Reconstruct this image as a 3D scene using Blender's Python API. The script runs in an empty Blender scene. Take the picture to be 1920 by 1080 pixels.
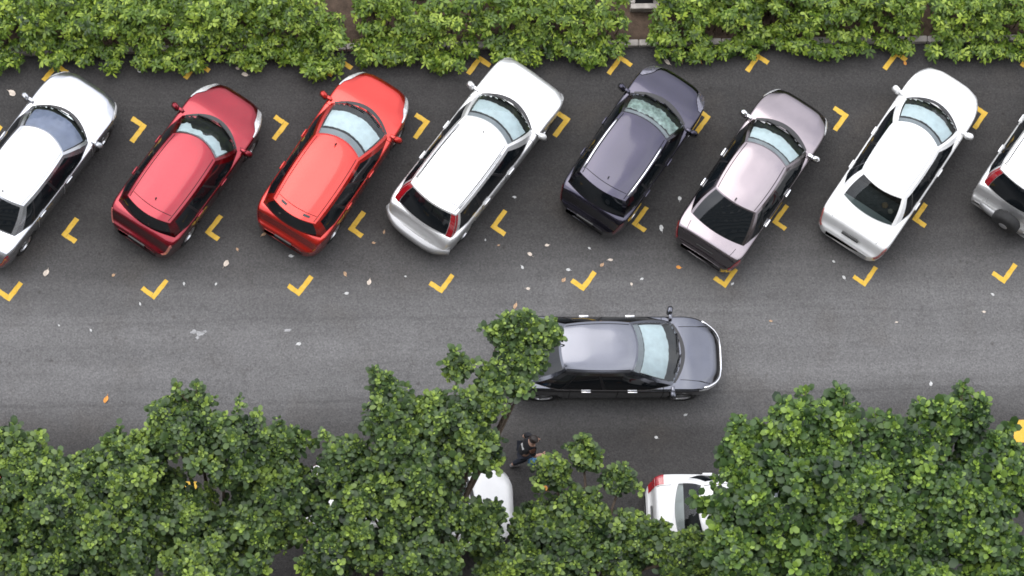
import bpy, math, random
import numpy as np
from mathutils import Vector, Matrix

scene = bpy.context.scene
COL = scene.collection
R = math.radians
rng = np.random.default_rng(11)
random.seed(7)

# ------------------------------------------------------------------ camera
cam = bpy.data.cameras.new('camera')
cam.sensor_fit = 'HORIZONTAL'; cam.sensor_width = 36.0; cam.lens = 133.320
cam.clip_start = 0.5; cam.clip_end = 2000
cam_ob = bpy.data.objects.new('camera', cam); COL.objects.link(cam_ob)
cr = Vector((0.99608825, -0.04174389, 0.07788220))
cu = Vector((0.01833035, 0.95982120, 0.28001298))
cf = Vector((0.08644182, 0.27749004, -0.95683180))
M = Matrix((cr, cu, -cf)).transposed().to_4x4()
M.translation = Vector((5.52605, -23.54657, 76.54654))
cam_ob.matrix_world = M
scene.camera = cam_ob

# ------------------------------------------------------------------ sky, sun, exposure
SUN_EL, SUN_AZ = 66, 330          # degrees; azimuth clockwise from +y
world = bpy.data.worlds.new('World'); scene.world = world; world.use_nodes = True
wn, wl = world.node_tree.nodes, world.node_tree.links
wn.clear()
out = wn.new('ShaderNodeOutputWorld'); bg = wn.new('ShaderNodeBackground')
sky = wn.new('ShaderNodeTexSky'); sky.sky_type = 'NISHITA'; sky.sun_disc = False
sky.sun_elevation = R(SUN_EL); sky.sun_rotation = R(SUN_AZ); sky.dust_density = 4; sky.air_density = 1.0
tc = wn.new('ShaderNodeTexCoord')
nz = wn.new('ShaderNodeTexNoise'); nz.inputs['Scale'].default_value = 2.6; nz.inputs['Detail'].default_value = 5
nz.inputs['Roughness'].default_value = 0.5
rp = wn.new('ShaderNodeValToRGB')
rp.color_ramp.elements[0].position = 0.33; rp.color_ramp.elements[0].color = (17.0, 17.7, 20.4, 1)
rp.color_ramp.elements[1].position = 0.66; rp.color_ramp.elements[1].color = (29.5, 29.8, 30.6, 1)
mx = wn.new('ShaderNodeMix'); mx.data_type = 'RGBA'; mx.inputs['Factor'].default_value = 0.85
wl.new(tc.outputs['Generated'], nz.inputs['Vector']); wl.new(nz.outputs['Fac'], rp.inputs['Fac'])
wl.new(sky.outputs['Color'], mx.inputs['A']); wl.new(rp.outputs['Color'], mx.inputs['B'])
sx_ = wn.new('ShaderNodeSeparateXYZ'); wl.new(tc.outputs['Generated'], sx_.inputs['Vector'])
hz = wn.new('ShaderNodeMapRange'); hz.inputs['From Min'].default_value = 0.0; hz.inputs['From Max'].default_value = 1.0
hz.inputs['To Min'].default_value = 0.33; hz.inputs['To Max'].default_value = 1.08; wl.new(sx_.outputs['Z'], hz.inputs['Value'])
ml = wn.new('ShaderNodeMix'); ml.data_type = 'RGBA'; ml.blend_type = 'MULTIPLY'; ml.inputs['Factor'].default_value = 1.0   # overcast: dimmer towards the horizon
wl.new(mx.outputs['Result'], ml.inputs['A']); wl.new(hz.outputs['Result'], ml.inputs['B'])
wl.new(ml.outputs['Result'], bg.inputs['Color']); wl.new(bg.outputs['Background'], out.inputs['Surface'])
bg.inputs['Strength'].default_value = 0.125

sun = bpy.data.lights.new('sun', 'SUN'); sun.energy = 0.95; sun.angle = R(38); sun.color = (1.0, 0.96, 0.9)
sun_ob = bpy.data.objects.new('sun', sun); COL.objects.link(sun_ob)
sd = Vector((math.cos(R(SUN_EL)) * math.sin(R(SUN_AZ)), math.cos(R(SUN_EL)) * math.cos(R(SUN_AZ)), math.sin(R(SUN_EL))))
sun_ob.rotation_euler = sd.to_track_quat('Z', 'Y').to_euler(); sun_ob.location = sd * 80

scene.view_settings.view_transform = 'Standard'; scene.view_settings.look = 'None'
scene.view_settings.exposure = 0.0; scene.view_settings.gamma = 1.0
scene.cycles.filter_width = 1.7

# ------------------------------------------------------------------ material helpers
def new_mat(name):
    m = bpy.data.materials.new(name); m.use_nodes = True
    nt = m.node_tree
    return m, nt, nt.nodes['Principled BSDF']

def simple(name, col, rough=0.5, metal=0.0, coat=0.0, var=0.0, vscale=8.0, bump=0.0, bscale=60.0, spec=0.5):
    m, nt, b = new_mat(name)
    b.inputs['Base Color'].default_value = (*col, 1); b.inputs['Roughness'].default_value = rough
    b.inputs['Metallic'].default_value = metal; b.inputs['Coat Weight'].default_value = coat
    b.inputs['Coat Roughness'].default_value = 0.04; b.inputs['Specular IOR Level'].default_value = spec
    if var > 0:
        n = nt.nodes.new('ShaderNodeTexNoise'); n.inputs['Scale'].default_value = vscale; n.inputs['Detail'].default_value = 5
        t = nt.nodes.new('ShaderNodeTexCoord'); nt.links.new(t.outputs['Object'], n.inputs['Vector'])
        r = nt.nodes.new('ShaderNodeValToRGB')
        r.color_ramp.elements[0].position = 0.3; r.color_ramp.elements[1].position = 0.7
        r.color_ramp.elements[0].color = (*[c * (1 - var) for c in col], 1)
        r.color_ramp.elements[1].color = (*[min(1, c * (1 + var)) for c in col], 1)
        nt.links.new(n.outputs['Fac'], r.inputs['Fac']); nt.links.new(r.outputs['Color'], b.inputs['Base Color'])
    if bump > 0:
        n2 = nt.nodes.new('ShaderNodeTexNoise'); n2.inputs['Scale'].default_value = bscale; n2.inputs['Detail'].default_value = 4
        t2 = nt.nodes.new('ShaderNodeTexCoord'); nt.links.new(t2.outputs['Object'], n2.inputs['Vector'])
        bp = nt.nodes.new('ShaderNodeBump'); bp.inputs['Strength'].default_value = bump; bp.inputs['Distance'].default_value = 0.02
        nt.links.new(n2.outputs['Fac'], bp.inputs['Height']); nt.links.new(bp.outputs['Normal'], b.inputs['Normal'])
    return m

def paint(name, col, metal, rough, coat=1.0, dirt=0.06, flop=0.0):
    """car paint; flop is how much flake paint darkens when seen edge-on"""
    m, nt, b = new_mat(name)
    b.inputs['Metallic'].default_value = metal; b.inputs['Roughness'].default_value = rough
    b.inputs['Coat Weight'].default_value = coat; b.inputs['Coat Roughness'].default_value = 0.06
    t = nt.nodes.new('ShaderNodeTexCoord')
    n = nt.nodes.new('ShaderNodeTexNoise'); n.inputs['Scale'].default_value = 3.0; n.inputs['Detail'].default_value = 6
    n.inputs['Roughness'].default_value = 0.6
    nt.links.new(t.outputs['Object'], n.inputs['Vector'])
    r = nt.nodes.new('ShaderNodeValToRGB'); r.color_ramp.elements[0].position = 0.3; r.color_ramp.elements[1].position = 0.7
    r.color_ramp.elements[0].color = (*[c * (1 - dirt) + 0.006 * dirt for c in col], 1)
    r.color_ramp.elements[1].color = (*[min(1, c * (1 + dirt * 0.6)) for c in col], 1)
    nt.links.new(n.outputs['Fac'], r.inputs['Fac']); nt.links.new(r.outputs['Color'], b.inputs['Base Color'])
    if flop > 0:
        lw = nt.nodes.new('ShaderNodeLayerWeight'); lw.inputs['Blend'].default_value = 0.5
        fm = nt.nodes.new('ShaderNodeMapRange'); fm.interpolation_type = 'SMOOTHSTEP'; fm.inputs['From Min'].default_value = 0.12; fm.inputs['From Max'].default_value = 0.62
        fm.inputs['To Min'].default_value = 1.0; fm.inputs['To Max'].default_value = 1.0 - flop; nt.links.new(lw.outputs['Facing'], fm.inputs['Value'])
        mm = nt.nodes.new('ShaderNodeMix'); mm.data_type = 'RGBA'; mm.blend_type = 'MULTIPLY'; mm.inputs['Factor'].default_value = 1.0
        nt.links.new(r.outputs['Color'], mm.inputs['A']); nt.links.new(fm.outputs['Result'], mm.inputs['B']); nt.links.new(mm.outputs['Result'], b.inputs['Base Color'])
    mr = nt.nodes.new('ShaderNodeMapRange'); mr.inputs['To Min'].default_value = max(0.02, rough - 0.05); mr.inputs['To Max'].default_value = rough + 0.07
    nt.links.new(n.outputs['Fac'], mr.inputs['Value']); nt.links.new(mr.outputs['Result'], b.inputs['Roughness'])
    return m

def clear_glass(name, tint=(0.72, 0.82, 0.82), ior=1.52, refl=1.0):
    m, nt, b = new_mat(name); nt.nodes.remove(b)
    o = nt.nodes['Material Output']
    tr = nt.nodes.new('ShaderNodeBsdfTransparent'); tr.inputs['Color'].default_value = (*tint, 1)
    gl = nt.nodes.new('ShaderNodeBsdfGlossy'); gl.inputs['Roughness'].default_value = 0.02
    fr = nt.nodes.new('ShaderNodeFresnel'); fr.inputs['IOR'].default_value = ior
    mu = nt.nodes.new('ShaderNodeMath'); mu.operation = 'MULTIPLY'; mu.inputs[1].default_value = refl; mu.use_clamp = True
    ms = nt.nodes.new('ShaderNodeMixShader')
    nt.links.new(fr.outputs['Fac'], mu.inputs[0]); nt.links.new(mu.outputs['Value'], ms.inputs['Fac'])
    nt.links.new(tr.outputs['BSDF'], ms.inputs[1]); nt.links.new(gl.outputs['BSDF'], ms.inputs[2])
    nt.links.new(ms.outputs['Shader'], o.inputs['Surface'])
    return m

def asphalt_mat():
    m, nt, b = new_mat('asphalt')
    N, Lk = nt.nodes, nt.links
    t = N.new('ShaderNodeTexCoord')
    def noise(scale, det=6, ro=0.6, vec=None):
        n = N.new('ShaderNodeTexNoise'); n.inputs['Scale'].default_value = scale; n.inputs['Detail'].default_value = det
        n.inputs['Roughness'].default_value = ro; Lk.new(vec or t.outputs['Object'], n.inputs['Vector']); return n
    def ramp(src, p0, c0, p1, c1):
        r = N.new('ShaderNodeValToRGB'); r.color_ramp.elements[0].position = p0; r.color_ramp.elements[0].color = (*c0, 1)
        r.color_ramp.elements[1].position = p1; r.color_ramp.elements[1].color = (*c1, 1); Lk.new(src, r.inputs['Fac']); return r
    def mix(a, bb, fac, mode='MIX'):
        x = N.new('ShaderNodeMix'); x.data_type = 'RGBA'; x.blend_type = mode
        if isinstance(fac, float): x.inputs['Factor'].default_value = fac
        else: Lk.new(fac, x.inputs['Factor'])
        Lk.new(a, x.inputs['A']); Lk.new(bb, x.inputs['B']); return x.outputs['Result']
    # traffic-worn lane is paler than the bays: band of wear and painted shade across y, its edge broken up by noise
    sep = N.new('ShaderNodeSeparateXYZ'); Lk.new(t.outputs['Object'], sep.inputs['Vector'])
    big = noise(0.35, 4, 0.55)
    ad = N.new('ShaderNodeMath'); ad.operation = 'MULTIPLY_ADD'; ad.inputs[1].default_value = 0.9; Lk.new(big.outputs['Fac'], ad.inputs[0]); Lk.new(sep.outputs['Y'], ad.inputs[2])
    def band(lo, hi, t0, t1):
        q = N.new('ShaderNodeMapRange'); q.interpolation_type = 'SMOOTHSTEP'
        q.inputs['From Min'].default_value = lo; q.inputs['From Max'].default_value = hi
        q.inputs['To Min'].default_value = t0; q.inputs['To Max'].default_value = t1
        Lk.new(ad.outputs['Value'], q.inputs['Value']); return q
    up_, dn_ = band(-2.1, 0.9, 1, 0), band(-4.4, -2.7, 0, 1)  # dn_ darkens the near strip: darker asphalt with tree shade painted in
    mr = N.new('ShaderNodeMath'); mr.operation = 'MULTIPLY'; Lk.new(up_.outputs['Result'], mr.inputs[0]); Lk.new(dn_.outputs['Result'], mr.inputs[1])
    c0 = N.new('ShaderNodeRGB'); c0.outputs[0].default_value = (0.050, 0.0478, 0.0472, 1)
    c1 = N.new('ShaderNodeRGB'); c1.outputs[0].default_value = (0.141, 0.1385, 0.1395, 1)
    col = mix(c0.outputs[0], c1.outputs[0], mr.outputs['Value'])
    # streaks along the driving direction
    mp = N.new('ShaderNodeMapping'); mp.inputs['Scale'].default_value = (0.12, 1.5, 1); Lk.new(t.outputs['Object'], mp.inputs['Vector'])
    st = ramp(noise(1.3, 5, 0.6, mp.outputs['Vector']).outputs['Fac'], 0.25, (0.82, 0.82, 0.82), 0.75, (1.15, 1.15, 1.15))
    col = mix(col, st.outputs['Color'], 1.0, 'MULTIPLY')
    bl = ramp(noise(1.1, 6, 0.65).outputs['Fac'], 0.3, (0.93, 0.925, 0.92), 0.7, (1.05, 1.05, 1.05))
    col = mix(col, bl.outputs['Color'], 1.0, 'MULTIPLY')
    # brownish oil and silt stains
    sm = ramp(noise(0.62, 4, 0.5).outputs['Fac'], 0.56, (0, 0, 0), 0.74, (1, 1, 1))
    br = N.new('ShaderNodeRGB'); br.outputs[0].default_value = (0.075, 0.064, 0.054, 1)
    sf = N.new('ShaderNodeMath'); sf.operation = 'MULTIPLY'; sf.inputs[1].default_value = 0.3; Lk.new(sm.outputs['Color'], sf.inputs[0])
    col = mix(col, br.outputs[0], sf.outputs['Value'])
    # two long paving seams and dark oil drips in the bays
    wob = noise(0.5, 3, 0.5)
    for y0, dk in ((-1.95, 0.90), (-3.72, 0.86)):
        q1 = N.new('ShaderNodeMath'); q1.operation = 'MULTIPLY_ADD'; q1.inputs[1].default_value = 0.35; Lk.new(wob.outputs['Fac'], q1.inputs[0]); Lk.new(sep.outputs['Y'], q1.inputs[2])
        q2 = N.new('ShaderNodeMath'); q2.operation = 'SUBTRACT'; q2.inputs[1].default_value = y0 + 0.175; Lk.new(q1.outputs['Value'], q2.inputs[0])
        q3 = N.new('ShaderNodeMath'); q3.operation = 'ABSOLUTE'; Lk.new(q2.outputs['Value'], q3.inputs[0])
        sr = ramp(q3.outputs['Value'], 0.008, (dk, dk, dk), 0.05, (1, 1, 1)); col = mix(col, sr.outputs['Color'], 1.0, 'MULTIPLY')
    vd = N.new('ShaderNodeTexVoronoi'); vd.inputs['Scale'].default_value = 1.7; Lk.new(t.outputs['Object'], vd.inputs['Vector'])
    od = ramp(vd.outputs['Distance'], 0.03, (0.62, 0.60, 0.58), 0.09, (1, 1, 1)); col = mix(col, od.outputs['Color'], 0.8, 'MULTIPLY')
    ck = N.new('ShaderNodeTexVoronoi'); ck.feature = 'DISTANCE_TO_EDGE'; ck.inputs['Scale'].default_value = 0.35
    cw = N.new('ShaderNodeVectorMath'); cw.operation = 'ADD'; Lk.new(t.outputs['Object'], cw.inputs[0]); Lk.new(noise(1.2, 4, 0.6).outputs['Color'], cw.inputs[1]); Lk.new(cw.outputs['Vector'], ck.inputs['Vector'])
    cr_ = ramp(ck.outputs['Distance'], 0.001, (0.74, 0.73, 0.72), 0.006, (1, 1, 1)); col = mix(col, cr_.outputs['Color'], 0.55, 'MULTIPLY')
    # aggregate grain
    g1 = ramp(noise(26, 4, 0.75).outputs['Fac'], 0.3, (0.75, 0.75, 0.75), 0.7, (1.25, 1.25, 1.24))
    col = mix(col, g1.outputs['Color'], 1.0, 'MULTIPLY')
    vo = N.new('ShaderNodeTexVoronoi'); vo.inputs['Scale'].default_value = 30; Lk.new(t.outputs['Object'], vo.inputs['Vector'])
    g2 = ramp(vo.outputs['Color'], 0.0, (0.8, 0.8, 0.8), 1.0, (1.22, 1.22, 1.2))
    col = mix(col, g2.outputs['Color'], 1.0, 'MULTIPLY')
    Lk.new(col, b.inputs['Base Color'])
    b.inputs['Roughness'].default_value = 0.88; b.inputs['Specular IOR Level'].default_value = 0.25
    bp = N.new('ShaderNodeBump'); bp.inputs['Strength'].default_value = 0.6; bp.inputs['Distance'].default_value = 0.012
    Lk.new(vo.outputs['Distance'], bp.inputs['Height']); Lk.new(bp.outputs['Normal'], b.inputs['Normal'])
    return m

def worn_paint_mat():
    m, nt, b = new_mat('yellow_line_paint')
    N, Lk = nt.nodes, nt.links
    g = N.new('ShaderNodeNewGeometry')
    n = N.new('ShaderNodeTexNoise'); n.inputs['Scale'].default_value = 9; n.inputs['Detail'].default_value = 7; n.inputs['Roughness'].default_value = 0.7
    Lk.new(g.outputs['Position'], n.inputs['Vector'])
    r = N.new('ShaderNodeValToRGB')
    e = r.color_ramp.elements
    e[0].position = 0.30; e[0].color = (0.36, 0.22, 0.05, 1); e[1].position = 0.72; e[1].color = (0.68, 0.46, 0.09, 1)
    x = e.new(0.42); x.color = (0.63, 0.38, 0.024, 1)
    Lk.new(n.outputs['Fac'], r.inputs['Fac']); Lk.new(r.outputs['Color'], b.inputs['Base Color'])
    b.inputs['Roughness'].default_value = 0.7
    return m

def leaf_mat(name, dark, mid, young, rough=0.45, trans=0.14):
    m, nt, b = new_mat(name)
    N, Lk = nt.nodes, nt.links
    a = N.new('ShaderNodeAttribute'); a.attribute_name = 'tint'
    r = N.new('ShaderNodeValToRGB'); e = r.color_ramp.elements
    e[0].position = 0.0; e[0].color = (*dark, 1); e[1].position = 1.0; e[1].color = (*young, 1)
    x = e.new(0.5); x.color = (*mid, 1)
    Lk.new(a.outputs['Fac'], r.inputs['Fac']); Lk.new(r.outputs['Color'], b.inputs['Base Color'])
    b.inputs['Roughness'].default_value = rough; b.inputs['Specular IOR Level'].default_value = 0.38
    t = N.new('ShaderNodeBsdfTranslucent'); Lk.new(r.outputs['Color'], t.inputs['Color'])
    ms = N.new('ShaderNodeMixShader'); ms.inputs['Fac'].default_value = trans
    Lk.new(b.outputs['BSDF'], ms.inputs[1]); Lk.new(t.outputs['BSDF'], ms.inputs[2])
    Lk.new(ms.outputs['Shader'], N['Material Output'].inputs['Surface'])
    return m

MAT = dict(
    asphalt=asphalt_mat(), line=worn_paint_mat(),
    render_wall=simple('painted_render', (0.22, 0.215, 0.20), 0.85, var=0.12, vscale=0.6),
    soil=simple('soil', (0.085, 0.058, 0.04), 0.95, var=0.45, vscale=5, bump=0.8, bscale=25),
    earth=simple('distant_ground', (0.10, 0.12, 0.06), 0.95, var=0.3, vscale=0.2),
    concrete=simple('concrete', (0.36, 0.33, 0.30), 0.9, var=0.35, vscale=6, bump=0.4, bscale=40),
    black_plastic=simple('black_plastic', (0.012, 0.012, 0.014), 0.45),
    soft_gap=simple('pale_panel_gap', (0.30, 0.30, 0.30), 0.8, spec=0.1),
    visor=simple('grey_headlining', (0.30, 0.31, 0.33), 0.85, var=0.1, vscale=6),
    gap=simple('panel_gap_shadow', (0.010, 0.010, 0.011), 0.8, spec=0.1),
    rubber=simple('tyre_rubber', (0.018, 0.018, 0.018), 0.8, var=0.3, vscale=12),
    alloy=simple('alloy', (0.55, 0.55, 0.56), 0.28, metal=0.9),
    chrome=simple('chrome', (0.82, 0.82, 0.83), 0.12, metal=1.0),
    dark_glass=simple('dark_tinted_glass', (0.006, 0.008, 0.010), 0.05, spec=0.5),
    clear=clear_glass('windscreen_glass', (0.86, 0.92, 0.92), 1.55, 1.3),
    clear_blue=clear_glass('reflective_windscreen_glass', (0.35, 0.37, 0.46), 1.6, 3.2),
    mirror_glass=clear_glass('bright_windscreen_glass', (0.45, 0.55, 0.55), 1.6, 7.0),
    rear_clear=clear_glass('rear_screen_glass', (0.45, 0.52, 0.52), 1.52, 1.2),
    red_lens=simple('red_lamp_lens', (0.34, 0.008, 0.015), 0.12, coat=1.0, var=0.3, vscale=30),
    dim_red_lens=simple('dim_red_lamp_lens', (0.12, 0.006, 0.012), 0.15, coat=1.0, var=0.3, vscale=30),
    pale_red_lens=simple('pale_red_lamp_lens', (0.55, 0.16, 0.14), 0.15, coat=1.0, var=0.4, vscale=25),
    clear_lens=simple('headlamp_lens', (0.62, 0.62, 0.62), 0.08, metal=0.35, coat=1.0, var=0.25, vscale=20),
    dim_lens=simple('smoked_headlamp_lens', (0.16, 0.155, 0.19), 0.1, metal=0.5, coat=1.0, var=0.4, vscale=25),
    trim=simple('interior_trim', (0.022, 0.022, 0.024), 0.75, var=0.3, vscale=15),
    grey_trim=simple('grey_interior_trim', (0.10, 0.10, 0.105), 0.8, var=0.2, vscale=12),
    shade=simple('sunshade_foil', (0.70, 0.76, 0.78), 0.45, metal=0.1, var=0.10, vscale=7),
    shade_blue=simple('lavender_sunshade', (0.30, 0.315, 0.43), 0.5, metal=0.1, var=0.12, vscale=5),
    shade_green=simple('crinkled_sunshade_foil', (0.50, 0.58, 0.54), 0.32, metal=0.4, var=0.45, vscale=11, bump=1.0, bscale=16),
    plate=simple('number_plate', (0.02, 0.02, 0.02), 0.4),
    bark=simple('bark', (0.10, 0.075, 0.055), 0.9, var=0.4, vscale=9, bump=0.6, bscale=30),
    leaf_pale=simple('dry_leaf_pale', (0.58, 0.50, 0.42), 0.8, var=0.25, vscale=20),
    leaf_white=simple('litter_white', (0.50, 0.50, 0.49), 0.7, var=0.3, vscale=20),
    leaf_tan=simple('dry_leaf_tan', (0.42, 0.27, 0.16), 0.8, var=0.35, vscale=20),
    leaf_orange=simple('dry_leaf_orange', (0.60, 0.25, 0.04), 0.7, var=0.3, vscale=20),
    stain=simple('chalky_stain', (0.30, 0.30, 0.30), 0.9, var=0.35, vscale=14),
    tree_leaf=leaf_mat('tree_leaf', (0.013, 0.029, 0.010), (0.064, 0.112, 0.032), (0.29, 0.40, 0.07)),
    tree_leaf_b=leaf_mat('tree_leaf_deep', (0.011, 0.029, 0.009), (0.060, 0.116, 0.028), (0.27, 0.40, 0.06)),
    shrub_leaf=leaf_mat('shrub_leaf', (0.020, 0.044, 0.006), (0.092, 0.160, 0.017), (0.32, 0.42, 0.055), rough=0.42),
)

# ------------------------------------------------------------------ object helpers
def tag(o, label=None, cat=None, group=None, kind=None):
    if label: o['label'] = label
    if cat: o['category'] = cat
    if group: o['group'] = group
    if kind: o['kind'] = kind
    return o

def empty(name, loc=(0, 0, 0), rz=0.0):
    o = bpy.data.objects.new(name, None); o.empty_display_size = 0.3
    o.location = loc; o.rotation_euler = (0, 0, rz); COL.objects.link(o); return o

def mesh_obj(name, me, parent=None):
    o = bpy.data.objects.new(name, me); COL.objects.link(o)
    if parent is not None: o.parent = parent
    return o

class MB:
    """collects faces and links them as one mesh object"""
    def __init__(self): self.v = []; self.f = []; self.mi = []; self.cur = 0
    def add(self, verts, faces):
        b = len(self.v); self.v += [tuple(p) for p in verts]
        self.f += [tuple(b + i for i in f) for f in faces]; self.mi += [self.cur] * len(faces)
    def grid(self, fn, us, vs, flip=False, keep=None):
        nu, nv = len(us), len(vs)
        P = [fn(u, v) for u in us for v in vs]; F = []
        for i in range(nu - 1):
            for j in range(nv - 1):
                q = (i * nv + j, (i + 1) * nv + j, (i + 1) * nv + j + 1, i * nv + j + 1)
                if keep and not keep(0.5 * (us[i] + us[i + 1]), 0.5 * (vs[j] + vs[j + 1])): continue
                F.append(q[::-1] if flip else q)
        self.add(P, F)
    def box(self, c, s, rz=0.0, taper=1.0, bev=0.0):
        x, y, z = [k / 2 for k in s]; pts = []
        ca, sa = math.cos(rz), math.sin(rz)
        b = min(bev, x * .9, y * .9)
        def ring(zz, k, inset):
            X, Y = x * k - inset, y * k - inset
            if b > 0:
                q = [(X - b, -Y), (X, -Y + b), (X, Y - b), (X - b, Y), (-X + b, Y), (-X, Y - b), (-X, -Y + b), (-X + b, -Y)]
            else: q = [(X, -Y), (X, Y), (-X, Y), (-X, -Y)]
            return [(c[0] + px * ca - py * sa, c[1] + px * sa + py * ca, c[2] + zz) for px, py in q]
        rings = [ring(-z, 1, 0), ring(z - min(b, z) * 0.6, taper, 0), ring(z, taper, b * 0.6)] if b > 0 else [ring(-z, 1, 0), ring(z, taper, 0)]
        n = len(rings[0]); V = [p for r_ in rings for p in r_]; F = []
        for k in range(len(rings) - 1):
            for i in range(n): F.append((k * n + i, k * n + (i + 1) % n, (k + 1) * n + (i + 1) % n, (k + 1) * n + i))
        F.append(tuple(range(n - 1, -1, -1))); F.append(tuple((len(rings) - 1) * n + i for i in range(n)))
        self.add(V, F)
    def tube(self, pts, rad, n=8):
        pts = [Vector(p) for p in pts]; rads = rad if isinstance(rad, (list, tuple)) else [rad] * len(pts)
        V = []; F = []
        for i, p in enumerate(pts):
            d = (pts[min(i + 1, len(pts) - 1)] - pts[max(i - 1, 0)]).normalized()
            a = d.orthogonal().normalized() if abs(d.z) > 0.9 else d.cross(Vector((0, 0, 1))).normalized()
            b = d.cross(a)
            for k in range(n):
                t = 2 * math.pi * k / n; V.append(p + (a * math.cos(t) + b * math.sin(t)) * rads[i])
        for i in range(len(pts) - 1):
            for k in range(n): F.append((i * n + k, i * n + (k + 1) % n, (i + 1) * n + (k + 1) % n, (i + 1) * n + k))
        F.append(tuple(range(n - 1, -1, -1))); F.append(tuple((len(pts) - 1) * n + k for k in range(n)))
        self.add(V, F)
    def lathe_y(self, prof, n=24, y0=0.0):
        """profile of (radius, y) spun about the y axis"""
        V = []; F = []; m = len(prof)
        for k in range(n):
            t = 2 * math.pi * k / n
            for r_, y in prof: V.append((r_ * math.cos(t), y0 + y, r_ * math.sin(t)))
        for k in range(n):
            for j in range(m - 1): F.append((k * m + j, k * m + j + 1, ((k + 1) % n) * m + j + 1, ((k + 1) % n) * m + j))
        self.add(V, F)
    def mesh(self, name, mat, smooth=True):
        me = bpy.data.meshes.new(name); me.from_pydata(self.v, [], self.f)
        for m_ in (mat if isinstance(mat, list) else [mat]): me.materials.append(m_)
        if isinstance(mat, list): me.polygons.foreach_set('material_index', self.mi)
        me.polygons.foreach_set('use_smooth', [smooth] * len(me.polygons)); me.update(); return me
    def build(self, name, mat, parent=None, smooth=True):
        return mesh_obj(name, self.mesh(name, mat, smooth), parent)

def lin(a, b, n): return [a + (b - a) * i / (n - 1) for i in range(n)]

def pchip(pts):
    pts = sorted(pts); X = [p[0] for p in pts]; Y = [p[1] for p in pts]; n = len(X)
    h = [X[i + 1] - X[i] for i in range(n - 1)]; d = [(Y[i + 1] - Y[i]) / h[i] for i in range(n - 1)]
    s = [d[0]] + [0 if d[i - 1] * d[i] <= 0 else 2 * d[i - 1] * d[i] / (d[i - 1] + d[i]) for i in range(1, n - 1)] + [d[-1]]
    def f(x):
        if x <= X[0]: return Y[0]
        if x >= X[-1]: return Y[-1]
        i = 0
        while x > X[i + 1]: i += 1
        t = (x - X[i]) / h[i]
        return (Y[i] * (1 + 2 * t) * (1 - t) ** 2 + h[i] * s[i] * t * (1 - t) ** 2 + Y[i + 1] * t * t * (3 - 2 * t) + h[i] * s[i + 1] * t * t * (t - 1))
    return f

# ------------------------------------------------------------------ ground, bays, kerb
def sheet(name, x0, x1, y0, y1, z, mat, kind='structure', parent=None):
    b = MB(); b.add([(x0, y0, z), (x1, y0, z), (x1, y1, z), (x0, y1, z)], [(0, 1, 2, 3)])
    o = b.build(name, mat, parent, False)
    if kind: o['kind'] = kind
    return o
ground = sheet('ground', -600, 620, -600, 600, -0.02, MAT['earth'])
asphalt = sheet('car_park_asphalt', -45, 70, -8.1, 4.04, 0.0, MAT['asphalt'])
bed = MB()
nx, ny = 60, 16
gx = lin(-45, 70, nx); gy = lin(4.12, 14, ny)
bed.grid(lambda x, y: (x, y, 0.09 + 0.03 * math.sin(x * 3.1 + y * 2.3) + 0.02 * math.sin(x * 7.7 - y * 5)), gx, gy)
planting = bed.build('planting_bed', MAT['soil']); planting['kind'] = 'structure'
bed2 = MB(); bed2.grid(lambda x, y: (x, y, 0.07 + 0.03 * math.sin(x * 2.7 + y * 2.1)), gx, lin(-16, -8.25, 12))
b2 = bed2.build('tree_bed', MAT['soil']); b2['kind'] = 'structure'

def kerb(name, ya, yb, x0, x1):
    root = empty(name, (0, 0, 0)); root['kind'] = 'structure'
    ln = 0.9; n = int((x1 - x0) / ln)
    me = []
    for v in range(3):
        m = MB(); m.box((0, 0, 0.055), (ln - 0.014, abs(yb - ya), 0.15), bev=0.018); me.append(m.mesh('kerb_stone', MAT['concrete'], False))
    for i in range(n):
        o = mesh_obj('kerb_stone', me[i % 3], root)
        o.location = (x0 + (i + 0.5) * ln, (ya + yb) / 2 + random.uniform(-.006, .006), random.uniform(-.006, .006))
    return root
kerb('kerb', 4.00, 4.14, -2.6, 28.0)
kerb('tree_bed_kerb', -8.26, -8.12, -2.6, 28.0)

TH = 0.921753; BW = 2.4; BL = 4.8303; PITCH = BW / math.sin(TH)
dv = Vector((math.cos(TH), math.sin(TH))); cv = Vector((math.sin(TH), -math.cos(TH)))
def bay_mark(corner, a, la, b, lb, w=0.102, z=0.004):
    corner = Vector(corner) + Vector((random.uniform(-.018, .018), random.uniform(-.018, .018))); la *= random.uniform(.94, 1.04); lb *= random.uniform(.93, 1.05); w *= random.uniform(.93, 1.06)
    rt = Matrix.Rotation(random.uniform(-.025, .025), 2); a = rt @ a; b = rt @ b
    """painted L: outer corner, long arm along a, short arm along b, with slightly ragged edges"""
    def P(s, t):
        j = random.uniform(-.006, .006)
        q = Vector(corner) + a * (s + j) + b * (t + random.uniform(-.006, .006)); return (q.x, q.y, z)
    m = MB(); n = 6
    V = []; F = []
    for i in range(n + 1): V += [P(la * i / n, 0), P(la * i / n, w)]
    F += [(2 * i, 2 * i + 2, 2 * i + 3, 2 * i + 1) for i in range(n)]
    k0 = len(V)
    for i in range(n + 1): V += [P(0, w + (lb - w) * i / n), P(w, w + (lb - w) * i / n)]
    F += [(k0 + 2 * i, k0 + 2 * i + 2, k0 + 2 * i + 3, k0 + 2 * i + 1) for i in range(n)]
    V[k0] = V[1]
    m.add(V, F)
    o = m.build('bay_marking', MAT['line'], asphalt, False)
    return o
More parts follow.
